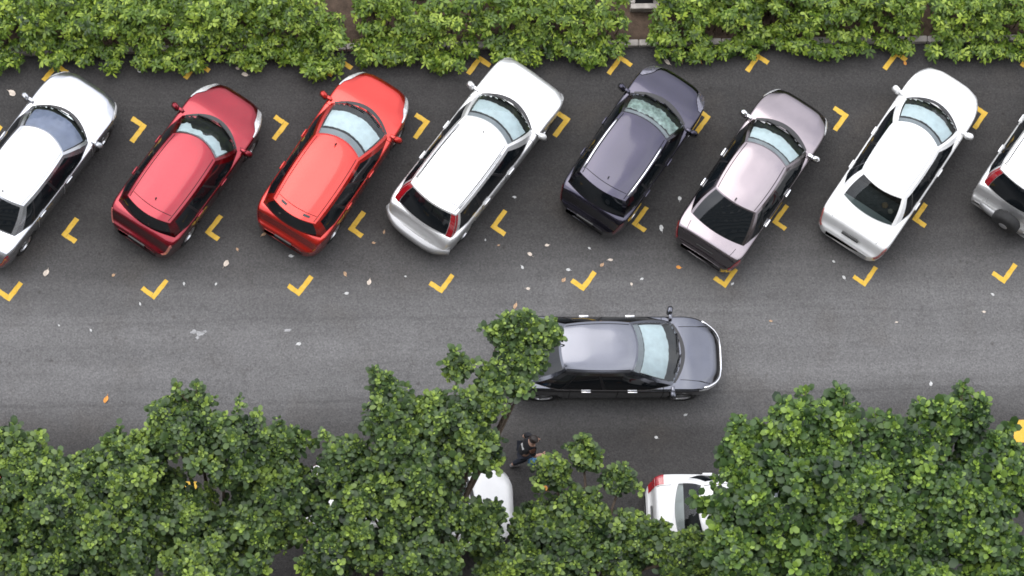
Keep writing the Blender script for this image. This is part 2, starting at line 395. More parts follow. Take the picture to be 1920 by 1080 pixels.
for k in range(-1, 10):
    o_ = Vector((k * PITCH, 0)); L_ = o_; B_ = o_ + cv * BW; T_ = o_ + dv * BL; R_ = B_ + dv * BL
    bay_mark(L_, dv, 0.50, cv, 0.34); bay_mark(B_, dv, 0.50, -cv, 0.34)
    bay_mark(T_, -dv, 0.50, cv, 0.34); bay_mark(R_, -dv, 0.50, -cv, 0.34)
X, Y = Vector((1, 0)), Vector((0, 1))
bay_mark(Vector((22.90, -4.45)), X, 0.9, -Y, 0.5, w=0.24)
bay_mark(Vector((5.28, -5.38)), X, 0.5, -Y, 0.5, w=0.16)
bay_mark(Vector((5.07, -5.38)), -X, 0.5, -Y, 0.5, w=0.16)

# chalky splashes on the lane (flat marks, part of the asphalt)
def blob_mark(x, y, r, sx=1.0):
    m = MB(); n = 14; V = []
    for i in range(n):
        t = 2 * math.pi * i / n; rr = r * random.uniform(0.55, 1.15); V.append((x + rr * sx * math.cos(t), y + rr * math.sin(t), 0.004))
    m.add(V, [tuple(range(n))]); m.build('chalky_splash', MAT['stain'], asphalt, False)
for x, y, r, s in ((5.73, -2.18, .055, 1.3), (5.87, -2.21, .06, 1.6), (5.81, -2.30, .05, 1.0), (5.97, -2.17, .035, 1.2), (7.70, -2.18, .035, 2.6)):
    blob_mark(x, y, r, s)

# ------------------------------------------------------------------ unseen apartment block, added to darken the near-side car flanks
def tower(name, label, x0, x1, yface, depth, height, facing, floor_h=3.2, step=6.0):
    t = empty(name, ((x0 + x1) / 2, yface, 0)); tag(t, label, 'building', None)
    w = x1 - x0
    m = MB(); m.box((0, -facing * depth / 2, height / 2), (w, depth, height)); m.build('wall', MAT['render_wall'], t, False)
    gm = MB(); gm.box((0, 0, 0), (2.4, .10, 1.7)); glass = gm.mesh('window', MAT['dark_glass'], False)
    nf = int(height / floor_h)
    for f in range(nf):
        m = MB(); m.box((0, facing * .25, f * floor_h + .12), (w - .3, .5, .24)); m.build('floor_band', MAT['concrete'], t, False)
        if f % 3: continue
        for k in range(int(w / step)):
            o = mesh_obj('window', glass, t); o.location = (-w / 2 + (k + .5) * step, facing * .06, f * floor_h + 1.75)
    m = MB(); m.box((0, -facing * depth / 2, height + .3), (w + .8, depth + .8, .6)); m.build('parapet', MAT['concrete'], t, False)
tower('unseen_apartment_block', 'unseen tall apartment block added behind the viewer to darken the car flanks', -30, 54, -27.0, 16, 98, 1)

# ------------------------------------------------------------------ cars
_wheel = {}
def wheel_meshes():
    if _wheel: return _wheel
    t = MB(); t.lathe_y([(0.20, -0.09), (0.255, -0.10), (0.30, -0.095), (0.315, -0.06), (0.318, 0), (0.315, 0.06), (0.30, 0.095), (0.255, 0.10), (0.20, 0.09)], 28)
    _wheel['tyre'] = t.mesh('tyre', MAT['rubber'])
    r_ = MB(); r_.lathe_y([(0.205, -0.08), (0.208, 0.085), (0.19, 0.09), (0.18, 0.06), (0.18, -0.08)], 28)
    r_.lathe_y([(0.0, 0.075), (0.05, 0.075), (0.06, 0.05), (0.06, 0.0)], 16)
    for k in range(5):
        a = 2 * math.pi * k / 5; c, s = math.cos(a), math.sin(a)
        q = [(0.03, -0.028), (0.195, -0.022), (0.195, 0.022), (0.03, 0.028)]
        V = [(p * c - w * s, 0.072, p * s + w * c) for p, w in q] + [(p * c - w * s, 0.03, p * s + w * c) for p, w in q]
        r_.add(V, [(0, 1, 2, 3), (0, 4, 5, 1), (1, 5, 6, 2), (2, 6, 7, 3), (3, 7, 4, 0)])
    r_.lathe_y([(0.0, -0.02), (0.19, -0.02)], 20)
    _wheel['rim'] = r_.mesh('rim', MAT['alloy'], False)
    return _wheel

def make_car(name, label, loc, heading, S, group='cars parked in the angled bays', cat='car'):
    L, W, H = S['L'], S['W'], S['H']; h = L / 2; hw = W / 2
    P = S['paint']
    xc, xwt, xrt, xrb = S['xc'], S['xwt'], S['xrt'], S['xrb']
    zc = S.get('zc', 0.93); zbelt = S.get('zbelt', 0.90); zd = S.get('zd', 1.0); nz_ = S.get('nose_z', 0.52)
    hatch = S.get('hatch', False)
    fbow, rbow = S.get('fbow', .17), S.get('rbow', .12)
    cxc, cwt, crt, crb = xc - fbow, xwt - .75 * fbow, xrt + .8 * rbow, xrb + rbow     # corner stations of the cabin
    root = empty(name, (loc[0], loc[1], 0), R(heading)); tag(root, label, cat, group)
    # --- plan half width and top line of the lower body
    fr, rr_ = S.get('front_round', 0.36), S.get('rear_round', 0.62)
    nl, rl = S.get('nose_len', .85), S.get('tail_len', .45)
    def wf(x):
        if x > h - nl: q = min(1, (x - (h - nl)) / nl); return hw * (fr + (1 - fr) * math.sqrt(max(0, 1 - q ** S.get('nose_pow', 2.6))))
        if x < -h + rl: q = min(1, (-h + rl - x) / rl); return hw * .985 * (rr_ + (1 - rr_) * math.sqrt(max(0, 1 - q ** 2.6)))
        return hw * (1 - .015 * max(0, -x) / h)
    if hatch:
        tail = [(-h, .52), (-h + .03, .60), (-h + .09, .64), (-h + .13, .80), (-h + .18, zd - .03), (-h + .34, zd)]
    else:
        bs = S.get('bshelf', .085); tail = [(-h, .50), (-h + .3 * bs, .58), (-h + bs, .63), (-h + bs + .04, .78), (-h + bs + .075, zd - .05), (-h + bs + .14, zd - .012), (-h + .45, zd)]
    hz1 = zc - S.get('hood_drop', .19)
    zt0 = pchip(tail + [(min(-0.1, xrb + .9), zbelt + .035), (0.2, zbelt), (xc, zc - .02), ((xc + h) / 2 + .05, (zc + hz1) / 2 - .01), (h, hz1)])
    SH = 0.93; cwf_ = S.get('cwf', .84); ND = hz1 - nz_ + .05; NR = S.get('nose_r', .20); npw = S.get('nose_pow', 2.6)
    def drop(x, y):
        """how far the skin has folded down at the nose, measured from the plan outline"""
        if x < h - nl: return 0.0
        k = (min(abs(y), hw) / hw - fr) / (1 - fr)
        xo = h if k <= 0 else h - nl + nl * max(0, 1 - k * k) ** (1 / npw)
        d = max(0.0, xo - x)
        return 0.0 if d >= NR else ND * (1 - math.sqrt(max(0, 1 - (1 - d / NR) ** 2)))
    def crown(x): return 0.045 if x > xc - .3 else 0.03
    def zt(x): return zt0(x) - drop(x, SH * wf(x))
    def body_top(x, y):
        w = wf(x); a = min(abs(y) / (SH * w), 1.0); return zt0(x) - drop(x, min(abs(y), SH * w)) + crown(x) * (1 - a * a)
    def section(x):
        w, z1 = wf(x), zt(x); z0 = S.get('sill', 0.21) + (0.05 if abs(x) > h - .1 else 0); d = z1 - z0
        pr = [(.92, z0), (.965, z0 + .06 * d), (.98, z0 + .18 * d), (.99, z0 + .34 * d), (1.0, z0 + .52 * d), (1.0, z0 + .70 * d), (.997, z0 + .86 * d), (.988, z0 + .945 * d), (.968, z0 + .987 * d), (SH, z1)]
        pr = [(a * w, z) for a, z in pr]
        for a in (.8, .7, .56, .4, .2, 0): pr.append((a * SH * w, body_top(x, a * SH * w)))
        return pr
    NS = 15   # last index of the half section
    secs = {}
    def sec(x):
        k = round(x, 4)
        if k not in secs: secs[k] = section(x)
        return secs[k]
    def SB(x, v, side, off=0.0):
        """point of the body skin: v in section index units 0..15, side +1 left"""
        s = sec(x); i = max(0, min(int(v), NS - 1)); t = v - i
        y = s[i][0] * (1 - t) + s[i + 1][0] * t; z = s[i][1] * (1 - t) + s[i + 1][1] * t
        if off:
            ty, tz = s[i + 1][0] - s[i][0], s[i + 1][1] - s[i][1]; ln = math.hypot(ty, tz) or 1
            y += off * tz / ln; z -= off * ty / ln
        xx = x + (off if x > h - .2 else -off if x < -h + .2 else 0)
        return (xx, side * y, z)
    # --- body shell
    st = sorted(set([round(v, 3) for v in [-h, -h + .004, -h + .015, -h + .03, -h + .045, -h + .06, -h + .09, -h + .11, -h + .13, -h + .15, -h + .17, -h + .2, -h + .25, -h + .32, -h + .4] + lin(-h + .45, h - .45, int((L - .9) / .045))
                     + [h - .4, h - .34, h - .28, h - .22, h - .17, h - .13, h - .10, h - .075, h - .05, h - .033, h - .02, h - .010, h - .004, h]]))
    wr = S.get('wheel_r', 0.31); fx, rx = S.get('fx', h - .82), S.get('rx', -h + .80)
    rows = []
    for x in st:
        half = sec(x); rows.append([(x, y, z) for y, z in half] + [(x, -y, z) for y, z in half[-2::-1]])
    b = MB(); nv = len(rows[0]); V = [p for r_ in rows for p in r_]; F = []
    for i in range(len(rows) - 1):
        for j in range(nv - 1):
            q = (i * nv + j, i * nv + j + 1, (i + 1) * nv + j + 1, (i + 1) * nv + j)
            c = [sum(V[k][a] for k in q) / 4 for a in range(3)]
            if abs(c[1]) > hw * .6 and min(math.hypot(c[0] - fx, c[2] - wr), math.hypot(c[0] - rx, c[2] - wr)) < wr + .055: continue
            yy = min(1, (c[1] / (hw * cwf_)) ** 2)
            if crb + .10 < c[0] < cxc + fbow * (1 - yy) - .045 and abs(c[1]) < .72 * wf(c[0]): continue
            F.append(q)
    F.append(tuple(range(nv))); F.append(tuple((len(rows) - 1) * nv + j for j in range(nv - 1, -1, -1)))
    b.add(V, [f[::-1] for f in F])
    body = b.build('body', P, root)
    u = MB(); u.box((0, 0, .36), (L - .35, W * .70, .28))
    u.build('underbody', MAT['black_plastic'], root, False)
    # --- cabin patches
    cwf, cwr = S.get('cwf', .84), S.get('cwr', .80)       # base half widths, share of hw
    twf, twr = S.get('twf', .64), S.get('twr', .62)       # roof half widths
    zr = pchip([(xrt - .05, H - S.get('rdrop', .07)), ((xrt + xwt) / 2 - .2, H - .035), ((xrt + xwt) / 2 + .3, H - .035), (xwt + .05, H - .065)])
    def smid(a): return 4 * a * (1 - a)
    def side_base(a):     # a: 0 at the A pillar, 1 at the rear pillar
        x = cxc + (crb - cxc) * a; w = hw * (cwf + (cwr - cwf) * a); w += (0.965 * wf(x) - w) * min(1, smid(a) * 1.8)
        return x, w, body_top(x, min(w, .93 * wf(x))) - .02
    def side_top(a):
        x = cwt + (crt - cwt) * a; w = hw * (twf + (twr - twf) * a) + S.get('tbul', .035) * smid(a); return x, w, zr(x)
    def S_side(a, t, s, off=0.0):
        x0, w0, z0 = side_base(a); x1, w1, z1 = side_top(a); k = t + .0
        bul = .035 * math.sin(math.pi * t)
        return (x0 + (x1 - x0) * k, s * (w0 + (w1 - w0) * k + bul + off), z0 + (z1 - z0) * k)
    def S_front(uu, t, off=0.0):
        x0, w0, z0 = side_base(0); x1, w1, z1 = side_top(0)
        y = uu * (w0 + (w1 - w0) * t + .035 * math.sin(math.pi * t)); bow = (fbow + (fbow * .75 - fbow) * t) * (1 - uu * uu)
        zb = body_top(x0 + bow, y) - .02
        return (x0 + (x1 - x0) * t + bow + off * .6, y, zb + (z1 + S.get('rcrown', .045) * (1 - uu ** 4) * .9 - zb) * t + .02 * math.sin(math.pi * t) + off * .8)
    def S_rear(uu, t, off=0.0):
        x0, w0, z0 = side_base(1); x1, w1, z1 = side_top(1)
        y = uu * (w0 + (w1 - w0) * t + .035 * math.sin(math.pi * t)); bow = (rbow + (rbow * .8 - rbow) * t) * (1 - uu * uu)
        zb = body_top(max(-h + .30, x0 - bow), y) - .02
        return (x0 + (x1 - x0) * t - bow - off * .7, y, zb + (z1 + S.get('rcrown', .045) * (1 - uu ** 4) * .9 - zb) * t + .02 * math.sin(math.pi * t) + off * .7)
    def S_roof(a, bb, off=0.0):
        xa, xb = S_front(bb, 1.0)[0], S_rear(bb, 1.0)[0]; x = xa + (xb - xa) * a
        ws = side_top(a)[1]; z = zr(cwt + (crt - cwt) * a) + S.get('rcrown', .045) * (1 - bb ** 4)
        e = min(a, 1 - a); z -= .0 if e > .06 else S.get('rcrown', .045) * .1 * (1 - e / .06) * (1 - bb ** 4)
        return (x, bb * ws, z + off)
    fw0, fw1, ft0, ft1 = -.915, .915, .05, .955
    rw = S.get('rwin', (-.88, .88, .08, .93))
    sw = S['side_windows']; st0, st1 = S.get('swt', (.10, .87))
    cb = MB()
    ug = sorted(set(lin(-1, -.915, 3) + lin(-.915, .915, 13) + lin(.915, 1, 3))); tg = sorted(set([0, .05] + lin(.05, .955, 8) + [.955, 1]))
    cb.grid(lambda a, t: S_front(a, t), ug, tg, False, lambda a, t: not (fw0 < a < fw1 and ft0 < t < ft1))
    ur = sorted(set([-1] + lin(rw[0], rw[1], 13) + [1])); tr_ = sorted(set([0] + lin(rw[2], rw[3], 8) + [1]))
    cb.grid(lambda a, t: S_rear(a, t), ur, tr_, True, lambda a, t: not (rw[0] < a < rw[1] and rw[2] < t < rw[3]))
    cuts = sorted(set([0, 1] + [c for w_ in sw for c in w_])); ag = []
    for i in range(len(cuts) - 1): ag += lin(cuts[i], cuts[i + 1], 6)
    ag = sorted(set(round(a, 5) for a in ag)); tsg = sorted(set([0] + lin(st0, st1, 6) + [1]))
    inwin = lambda a, t: any(w_[0] < a < w_[1] for w_ in sw) and st0 < t < st1
    for s in (1, -1):
        cb.grid(lambda a, t: S_side(a, t, s), ag, tsg, s < 0, lambda a, t: not inwin(a, t))
    cb.build('window_frame', S.get('frame_paint', P), root)
    for i in range(len(sw) - 1):
        for s in (1, -1):
            m = MB(); m.grid(lambda a, t: S_side(a, t, s, .004), lin(sw[i][1], sw[i + 1][0], 3), lin(st0, st1, 6), s < 0); m.build('pillar_trim', MAT['black_plastic'], root)
    rb_ = MB(); rb_.grid(lambda a, c: S_roof(a, c), sorted(set([0, .02, .06] + lin(.06, .94, 14) + [.98, 1])), sorted(set([-1, -.985, -.96, -.92] + lin(-.88, .88, 15) + [.92, .96, .985, 1])), True)
    roof = rb_.build('roof', S.get('roof_paint', P), root)
    g = MB(); g.grid(lambda a, t: S_front(a, t), lin(fw0, fw1, 13), lin(ft0, ft1, 8)); g.build('windshield', S.get('glass', MAT['clear']), root)
    g = MB(); g.grid(lambda a, t: S_rear(a, t), lin(rw[0], rw[1], 13), lin(rw[2], rw[3], 8), True); g.build('rear_window', S.get('rear_glass', MAT['dark_glass']), root)
    for s in (1, -1):
        for w_ in sw:
            g = MB(); g.grid(lambda a, t: S_side(a, t, s), lin(w_[0], w_[1], 6), lin(st0, st1, 6), s < 0); g.build('side_window', MAT['dark_glass'], root)
    # --- interior seen through the windscreen
    d = MB()
    d.grid(lambda a, q: (S_front(a, .02)[0] - .01 - q * .50, a * hw * .80, zc - .035 - .03 * q * q + .02 * math.sin(q * 9)), lin(-1, 1, 9), lin(0, 1, 7), True)
    d.build('dashboard', MAT['trim'], root)
    c_ = MB(); c_.box(((xc + xrb) / 2 - .1, 0, .56), (max(1.2, xc - xrb - .3), W * .74, .06)); c_.build('cabin_floor', MAT['trim'], root, False)
    for s in (1, -1):
        q = MB(); q.box((xwt - .38, s * .36, .62), (.50, .46, .22), bev=.05); q.box((xwt - .66, s * .36, .88), (.14, .44, .50), taper=.85, bev=.05); q.box((xwt - .68, s * .36, 1.20), (.09, .24, .15), bev=.03)
        q.build('seat', MAT['grey_trim'], root)
    if S.get('shade'):
        t0, t1, kind = S['shade']; jag = S.get('jag', .03)
        m = MB(); us = lin(-.86, .86, 29); kn = [random.random() for _ in range(9)]; jf = pchip([(-.9 + 1.8 * i / 8, v) for i, v in enumerate(kn)]); jj = {round(a, 4): min(1, max(0, jf(a) + random.uniform(-.12, .12))) for a in us}
        def fsh(a, q):
            t = t0 + jag * jj[round(a, 4)] + (t1 - t0 - jag * jj[round(a, 4)]) * q
            crk = S.get('crinkle', .004); x, y, z = S_front(a, t, -.035 - crk * (math.sin(a * 31) + math.sin(q * 17 + a * 9)))
            return (x, y, z)
        m.grid(fsh, us, lin(0, 1, 7)); m.build('sunshade', MAT[kind], root)
    vs = MB(); vs.grid(lambda a, t: S_front(a, t, -.05), lin(-.9, .9, 9), lin(S.get('visor', .76), .99, 3)); vs.build('sun_visor', S.get('visor_mat', MAT['visor']), root)
    # --- scuttle panel, wipers
    k = MB(); k.grid(lambda a, q: (lambda x, y: (x, y, body_top(x, y) + .006))(S_front(a, 0)[0] - .015 + q * S.get('cowl_w', .085) * (1 - .5 * a * a), a * .93 * side_base(0)[1]), lin(-1, 1, 13), lin(0, 1, 3), False)
    k.build('scuttle_panel', MAT['black_plastic'], root)
    for s0, s1 in ((.62, -.02), (-.05, -.66)):
        w_ = MB(); w_.tube([S_front(s0, .03, .022), S_front((s0 + s1) / 2, .075, .028), S_front(s1, .10, .025)], .011, 5); w_.build('wiper', MAT['black_plastic'], root)
    # --- panel gaps: bonnet, doors, boot
    gw = .006; GM = S.get('gap_mat', MAT['gap'])
    def strip(fn, n=14):
        pts = [fn(i / (n - 1)) for i in range(n)]; V = []
        for (p, q) in pts: V += [p, q]
        pg = MB(); pg.add(V, [(2 * i, 2 * i + 1, 2 * i + 3, 2 * i + 2) for i in range(n - 1)]); pg.build('panel_gap', GM, root, False)
    for s in (1, -1):
        def hood(t, s=s):
            x = xc - .05 + (h - .22 - xc) * t; v = 10.5 - 1.2 * t * t
            return SB(x, v - .07, s, .003), SB(x, v + .07, s, .003)
        if S.get('hood_gap'): strip(hood)
        for xd in S['doors']:
            strip(lambda t, xd=xd, s=s: (SB(xd - gw, 1.5 + 8 * t, s, .003), SB(xd + gw, 1.5 + 8 * t, s, .003)))
        if not hatch: strip(lambda t, s=s: (lambda x: (SB(x, 10.4, s, .003), SB(x, 10.55, s, .003)))(xrb - .02 - (h + xrb - .2) * t))
        strip(lambda t, s=s: (S_roof(.02 + .96 * t, s * .885, .003), S_roof(.02 + .96 * t, s * .91, .003)), 16)
    if hatch and S.get('spoiler_gap', True): strip(lambda t: (S_roof(.90, -.86 + 1.72 * t, .003), S_roof(.907, -.86 + 1.72 * t, .003)), 12)
    # --- lamps
    hl = S.get('headlamp', (h - .50, h - .10, 6.2, 9.0))
    for s in (1, -1):
        m = MB()
        xs = lin(hl[0], hl[1], 15)
        m.grid(lambda x, q: SB(x, (hl[2] + hl[3]) / 2 + (q - .5) * (hl[3] - hl[2]) * min(1, .25 + 1.6 * (x - hl[0]) / (hl[1] - hl[0])), s, .012), xs, lin(0, 1, 9), s > 0)
        m.build('headlight', S.get('lens', MAT['clear_lens']), root)
    tm = S.get('tail', 'low')
    for s in (1, -1):
        m = MB()
        if tm == 'pillar':
            m.grid(lambda a, t: S_rear(s * a, t, .012), lin(rw[1] + .015, .995, 4), lin(.02, .95, 8), s > 0)
            m.grid(lambda a, t: S_side(1 - a, t, s, .008), lin(0, .03, 3), lin(.02, .95, 8), s > 0)
        else:
            z0, z1, v0, v1 = S.get('tail_box', (-h + .04, -h + .24, 4.4, 7.8))
            m.grid(lambda x, v: SB(x, v, s, .007), lin(z0, z1, 8), lin(v0, v1, 6), s > 0)
        m.build('taillight', S.get('tail_mat', MAT['red_lens']), root)
    # --- mirrors, handles, plate, antenna, rails
    mxp = S.get('mirror_x', xc - .22)
    mp_ = S.get('mirror_paint', P)
    for s in (1, -1):
        m = MB(); yb = .93 * wf(mxp)
        m.box((mxp, s * (yb + .15), zbelt + .10), (.13, .20, .13), rz=s * R(-14), taper=.82, bev=.035); m.box((mxp + .01, s * (yb + .03), zbelt + .06), (.07, .14, .05), bev=.01)
        m.build('side_mirror', mp_, root)
        for xd in S['handles']:
            m = MB(); y = SB(xd, 7.2, 1)[1]; z = SB(xd, 7.2, 1)[2]
            m.box((xd, s * (y + .018), z), (.20, .032, .030), bev=.008); m.build('door_handle', S.get('handle_mat', P), root)
    m = MB(); m.box((-h - .004 if hatch else -h + .085, 0, .52 if hatch else .74), (.03, .40, .10)); m.build('license_plate', MAT['plate'], root, False)
    if S.get('antenna'):
        a, bb, hh, back = S['antenna']; p = S_roof(a, bb); m = MB()
        m.tube([(p[0], p[1], p[2] - .01), (p[0] - back * .35, p[1], p[2] + hh * .55), (p[0] - back, p[1], p[2] + hh)], [.020, .014, .008], 6); m.build('antenna', MAT['black_plastic'], root)
    if S.get('rails'):
        rm, hz = S['rails']
        for s in (1, -1):
            m = MB(); n = 9; pts = [S_roof(.12 + .80 * i / n, s * .95) for i in range(n + 1)]
            pts = [(p[0], p[1], p[2] + hz * min(1, 3 * min(i, n - i) / n)) for i, p in enumerate(pts)]
            m.tube(pts, .018, 6); m.build('roof_rail', rm, root)
    if S.get('belt_trim'):
        for s in (1, -1):
            m = MB(); m.grid(lambda a, t: S_side(.03 + .92 * a, .02 + .06 * t, s, .006), lin(0, 1, 16), lin(0, 1, 2), s < 0); m.build('belt_trim', S['belt_trim'], root)
    if S.get('bumper'):
        bm_, z0, z1, dp = S['bumper']; m = MB(); n = 13; V = []; F = []
        for i in range(n):
            q = -1 + 2 * i / (n - 1); y = q * hw * .97; x = -h - dp * .5 + .24 * abs(q) ** 3.5
            V += [(x + .10, y * .96, z0), (x, y, z0 + .02), (x - .012, y, (z0 + z1) / 2), (x, y, z1 - .02), (x + .03, y * .985, z1), (x + dp + .12, y * .95, z1)]
        for i in range(n - 1):
            for j in range(5): F.append((i * 6 + j, i * 6 + j + 1, (i + 1) * 6 + j + 1, (i + 1) * 6 + j))
        F += [tuple(range(6)), tuple((n - 1) * 6 + j for j in range(5, -1, -1))]
        m.add(V, [f[::-1] for f in F]); m.build('bumper', bm_, root)
    if S.get('vents'):    # twin slots in the roof spoiler
        for s in (1, -1):
            m = MB(); m.grid(lambda a, c: S_roof(a, c, .005), lin(.925, .955, 3), lin(s * .38, s * .66, 5), s > 0); m.build('spoiler_slot', MAT['black_plastic'], root, False)
    if S.get('chrome_nose'):
        m = MB(); xs = [h - .40, h - .30, h - .22, h - .15, h - .09, h - .04, h]
        pts = [SB(x, 8.6, 1, .012) for x in xs] + [(h + .012, 0, SB(h, 8.6, 1)[2] + .02)] + [SB(x, 8.6, -1, .012) for x in xs[::-1]]
        m.tube(pts, .026, 6); m.build('grille_trim', MAT['chrome'], root)
    gr = MB(); gr.grid(lambda y, t: (h + .006, y, .30 + t * (nz_ - .40)), lin(-.42 * hw, .42 * hw, 7), lin(0, 1, 3)); gr.build('grille', MAT['black_plastic'], root)
    # --- wheels
    wm = wheel_meshes()
    for x in (fx, rx):
        for s in (1, -1):
            w_ = empty('wheel', (x, s * (hw - .125), wr)); w_.parent = root
            if s < 0: w_.rotation_euler = (0, 0, math.pi)
            k_ = wr / .318; w_.scale = (k_, 1, k_)
            mesh_obj('tyre', wm['tyre'], w_); mesh_obj('rim', wm['rim'], w_)
    root['_dummy'] = 0; del root['_dummy']
    return root, dict(S_rear=S_rear, S_roof=S_roof, body_top=body_top)

PAINT = dict(
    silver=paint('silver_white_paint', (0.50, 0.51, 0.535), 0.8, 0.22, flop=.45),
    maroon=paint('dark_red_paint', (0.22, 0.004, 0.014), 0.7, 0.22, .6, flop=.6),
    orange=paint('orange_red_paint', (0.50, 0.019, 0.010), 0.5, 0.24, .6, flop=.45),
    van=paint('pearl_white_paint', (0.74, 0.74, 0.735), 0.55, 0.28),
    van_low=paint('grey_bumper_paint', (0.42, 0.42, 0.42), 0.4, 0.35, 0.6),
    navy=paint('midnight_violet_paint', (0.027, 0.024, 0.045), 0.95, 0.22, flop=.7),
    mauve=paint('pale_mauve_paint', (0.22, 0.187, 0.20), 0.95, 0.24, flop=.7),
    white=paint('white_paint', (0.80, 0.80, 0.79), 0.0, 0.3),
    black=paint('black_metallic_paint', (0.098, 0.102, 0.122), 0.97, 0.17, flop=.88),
    red=paint('bright_red_paint', (0.5, 0.01, 0.015), 0.1, 0.3),
)
SED = dict(zc=.92, zbelt=.89, zd=1.0, side_windows=[(.07, .47), (.50, .80), (.82, .93)], doors=[.95, -.05, -.95], handles=[.12, -.80])
HAT = dict(hatch=True, zc=1.0, zbelt=.95, zd=1.04, cwr=.86, twf=.68, twr=.70, rear_round=.58, tail_len=.55, side_windows=[(.07, .36), (.39, .66), (.69, .93)], doors=[.85, -.12, -.95], handles=[.05, -.80])

make_car('silver_sedan', 'silver-white sedan cut off by the left edge beside the dark red car', (2.45, 1.33), 53.9,
    dict(SED, L=4.42, W=1.70, H=1.43, xc=1.28, xwt=.55, xrt=-1.10, xrb=-1.70, gap_mat=MAT['soft_gap'], paint=PAINT['silver'], shade=(.15, .98, 'shade_blue'), visor=.985, jag=.02, antenna=(.93, 0, .09, .06), handle_mat=PAINT['silver'], cowl_w=.07, fbow=.26, nose_pow=3.0))
make_car('dark_red_hatchback', 'dark red hatchback with pink sheen on its roof, parked between silver and orange cars', (5.71, 1.25), 54.3,
    dict(HAT, L=3.88, W=1.66, H=1.55, xc=1.04, xwt=.37, xrt=-1.58, xrb=-1.70, paint=PAINT['maroon'], shade=(.36, .86, 'shade'), jag=.34, antenna=(.80, .0, .06, .05), fbow=.27, nose_pow=2.3, nose_len=1.0, twf=.64, twr=.64, rbow=.14, headlamp=(1.20, 1.82, 6.4, 9.6), tail_mat=MAT['pale_red_lens'], tail_box=(-1.90, -1.74, 6, 8.6)))
make_car('orange_red_hatchback', 'bright orange-red hatchback with slotted rear spoiler, left of the white estate car', (8.78, 1.35), 56.0,
    dict(HAT, L=4.12, W=1.66, H=1.50, xc=1.18, xwt=.17, xrt=-1.76, xrb=-1.88, paint=PAINT['orange'], shade=(.22, .72, 'shade'), jag=.02, antenna=(.06, .1, .07, .07), fbow=.24, nose_pow=2.2, nose_len=1.0, twf=.64, twr=.62, rbow=.14, vents=True, headlamp=(1.35, 1.95, 7.2, 9.4), tail_mat=MAT['red_lens'], mirror_paint=PAINT['orange']))
make_car('white_estate_car', 'white estate car with roof rails and tall red tail lamps', (11.75, 1.43), 51.4,
    dict(HAT, L=4.46, W=1.70, H=1.60, xc=1.26, xwt=.41, xrt=-1.70, xrb=-2.05, paint=PAINT['van'], frame_paint=PAINT['van'], shade=(.22, .72, 'shade'), jag=.03, rails=(PAINT['van_low'], .03), antenna=(.10, .05, .05, .04), zd=1.02, fbow=.24, front_round=.62, nose_pow=3.4, nose_len=.7, tail='pillar', rwin=(-.82, .82, .06, .93),
         bumper=(PAINT['van_low'], .34, .63, .17), cwr=.86, twf=.66, twr=.68, headlamp=(2.02, 2.22, 7, 9.6), handle_mat=PAINT['van']))
make_car('violet_black_hatchback', 'violet-black hatchback with silver roof rails and crinkled sunshade', (15.11, 1.52), 54.2,
    dict(HAT, L=3.82, W=1.63, H=1.54, xc=1.07, xwt=.35, xrt=-1.48, xrb=-1.70, paint=PAINT['navy'], shade=(.24, .74, 'shade_green'), jag=.05, crinkle=.012, rails=(MAT['chrome'], .012), antenna=(.82, 0, .05, .05), fbow=.17, nose_pow=3.0, twf=.70, twr=.70, headlamp=(1.36, 1.80, 7.6, 10.2), cowl_w=.10, lens=MAT['dim_lens'], mirror_paint=PAINT['navy'], tail_box=(-1.84, -1.66, 4.5, 7.8), tail_mat=MAT['dim_red_lens']))
make_car('pale_mauve_sedan', 'pale mauve sedan with dark sides and chrome door handles', (17.63, 0.83), 54.4,
    dict(SED, L=4.15, W=1.62, H=1.42, xc=1.18, xwt=.41, xrt=-.98, xrb=-1.68, paint=PAINT['mauve'], shade=(.28, .74, 'shade'), jag=.07, antenna=(.93, .0, .09, .08), handle_mat=MAT['chrome'], mirror_paint=MAT['chrome'], doors=[.9, -.08, -.9], handles=[.02, -.80], cowl_w=.10, bshelf=.05, fbow=.17, nose_pow=2.5, front_round=.45, cwr=.82, rbow=.10, belt_trim=MAT['chrome'], rwin=(-.92, .92, .05, .96)))
_, WH = make_car('white_sedan', 'plain white sedan with small items on its rear shelf', (20.84, 1.16), 54.1,
    dict(SED, L=4.46, W=1.66, H=1.42, xc=1.36, xwt=.52, xrt=-1.07, xrb=-1.68, gap_mat=MAT['soft_gap'], paint=PAINT['white'], shade=(.22, .72, 'shade'), jag=.03, handle_mat=PAINT['white'], rear_glass=MAT['rear_clear'], tail_mat=MAT['pale_red_lens'], cowl_w=.07, fbow=.25, nose_pow=2.5, nose_len=.95, rbow=.14, rwin=(-.90, .90, .08, .94)))
white_root = bpy.data.objects['white_sedan']
sh = MB(); sh.box((-1.32, 0, .93), (.62, 1.15, .03)); sh.build('parcel_shelf', MAT['grey_trim'], white_root, False)
suv, SV = make_car('white_off_roader', 'white off-road vehicle with black spare wheel on its tail, cut off by the right edge', (24.08, 1.40), 53.0,
    dict(HAT, L=3.9, W=1.70, H=1.62, xc=.95, xwt=.35, xrt=-1.52, xrb=-1.80, paint=PAINT['van'], shade=(.22, .72, 'shade'), rails=(PAINT['van'], .05), tail='pillar', rwin=(-.82, .82, .04, .95), bumper=(PAINT['van_low'], .36, .60, .10), twf=.68, twr=.70, wheel_r=.34, sill=.27, rear_round=.86))
wmesh = wheel_meshes()
sp = empty('spare_wheel', (-2.06, -.12, .82), R(90)); sp.parent = suv
cov = MB(); cov.lathe_y([(0.0, .125), (.12, .125), (.24, .118), (.29, .10), (.318, .06), (.318, -.06), (.29, -.10), (0, -.10)], 28); cov.build('tyre', MAT['rubber'], sp)
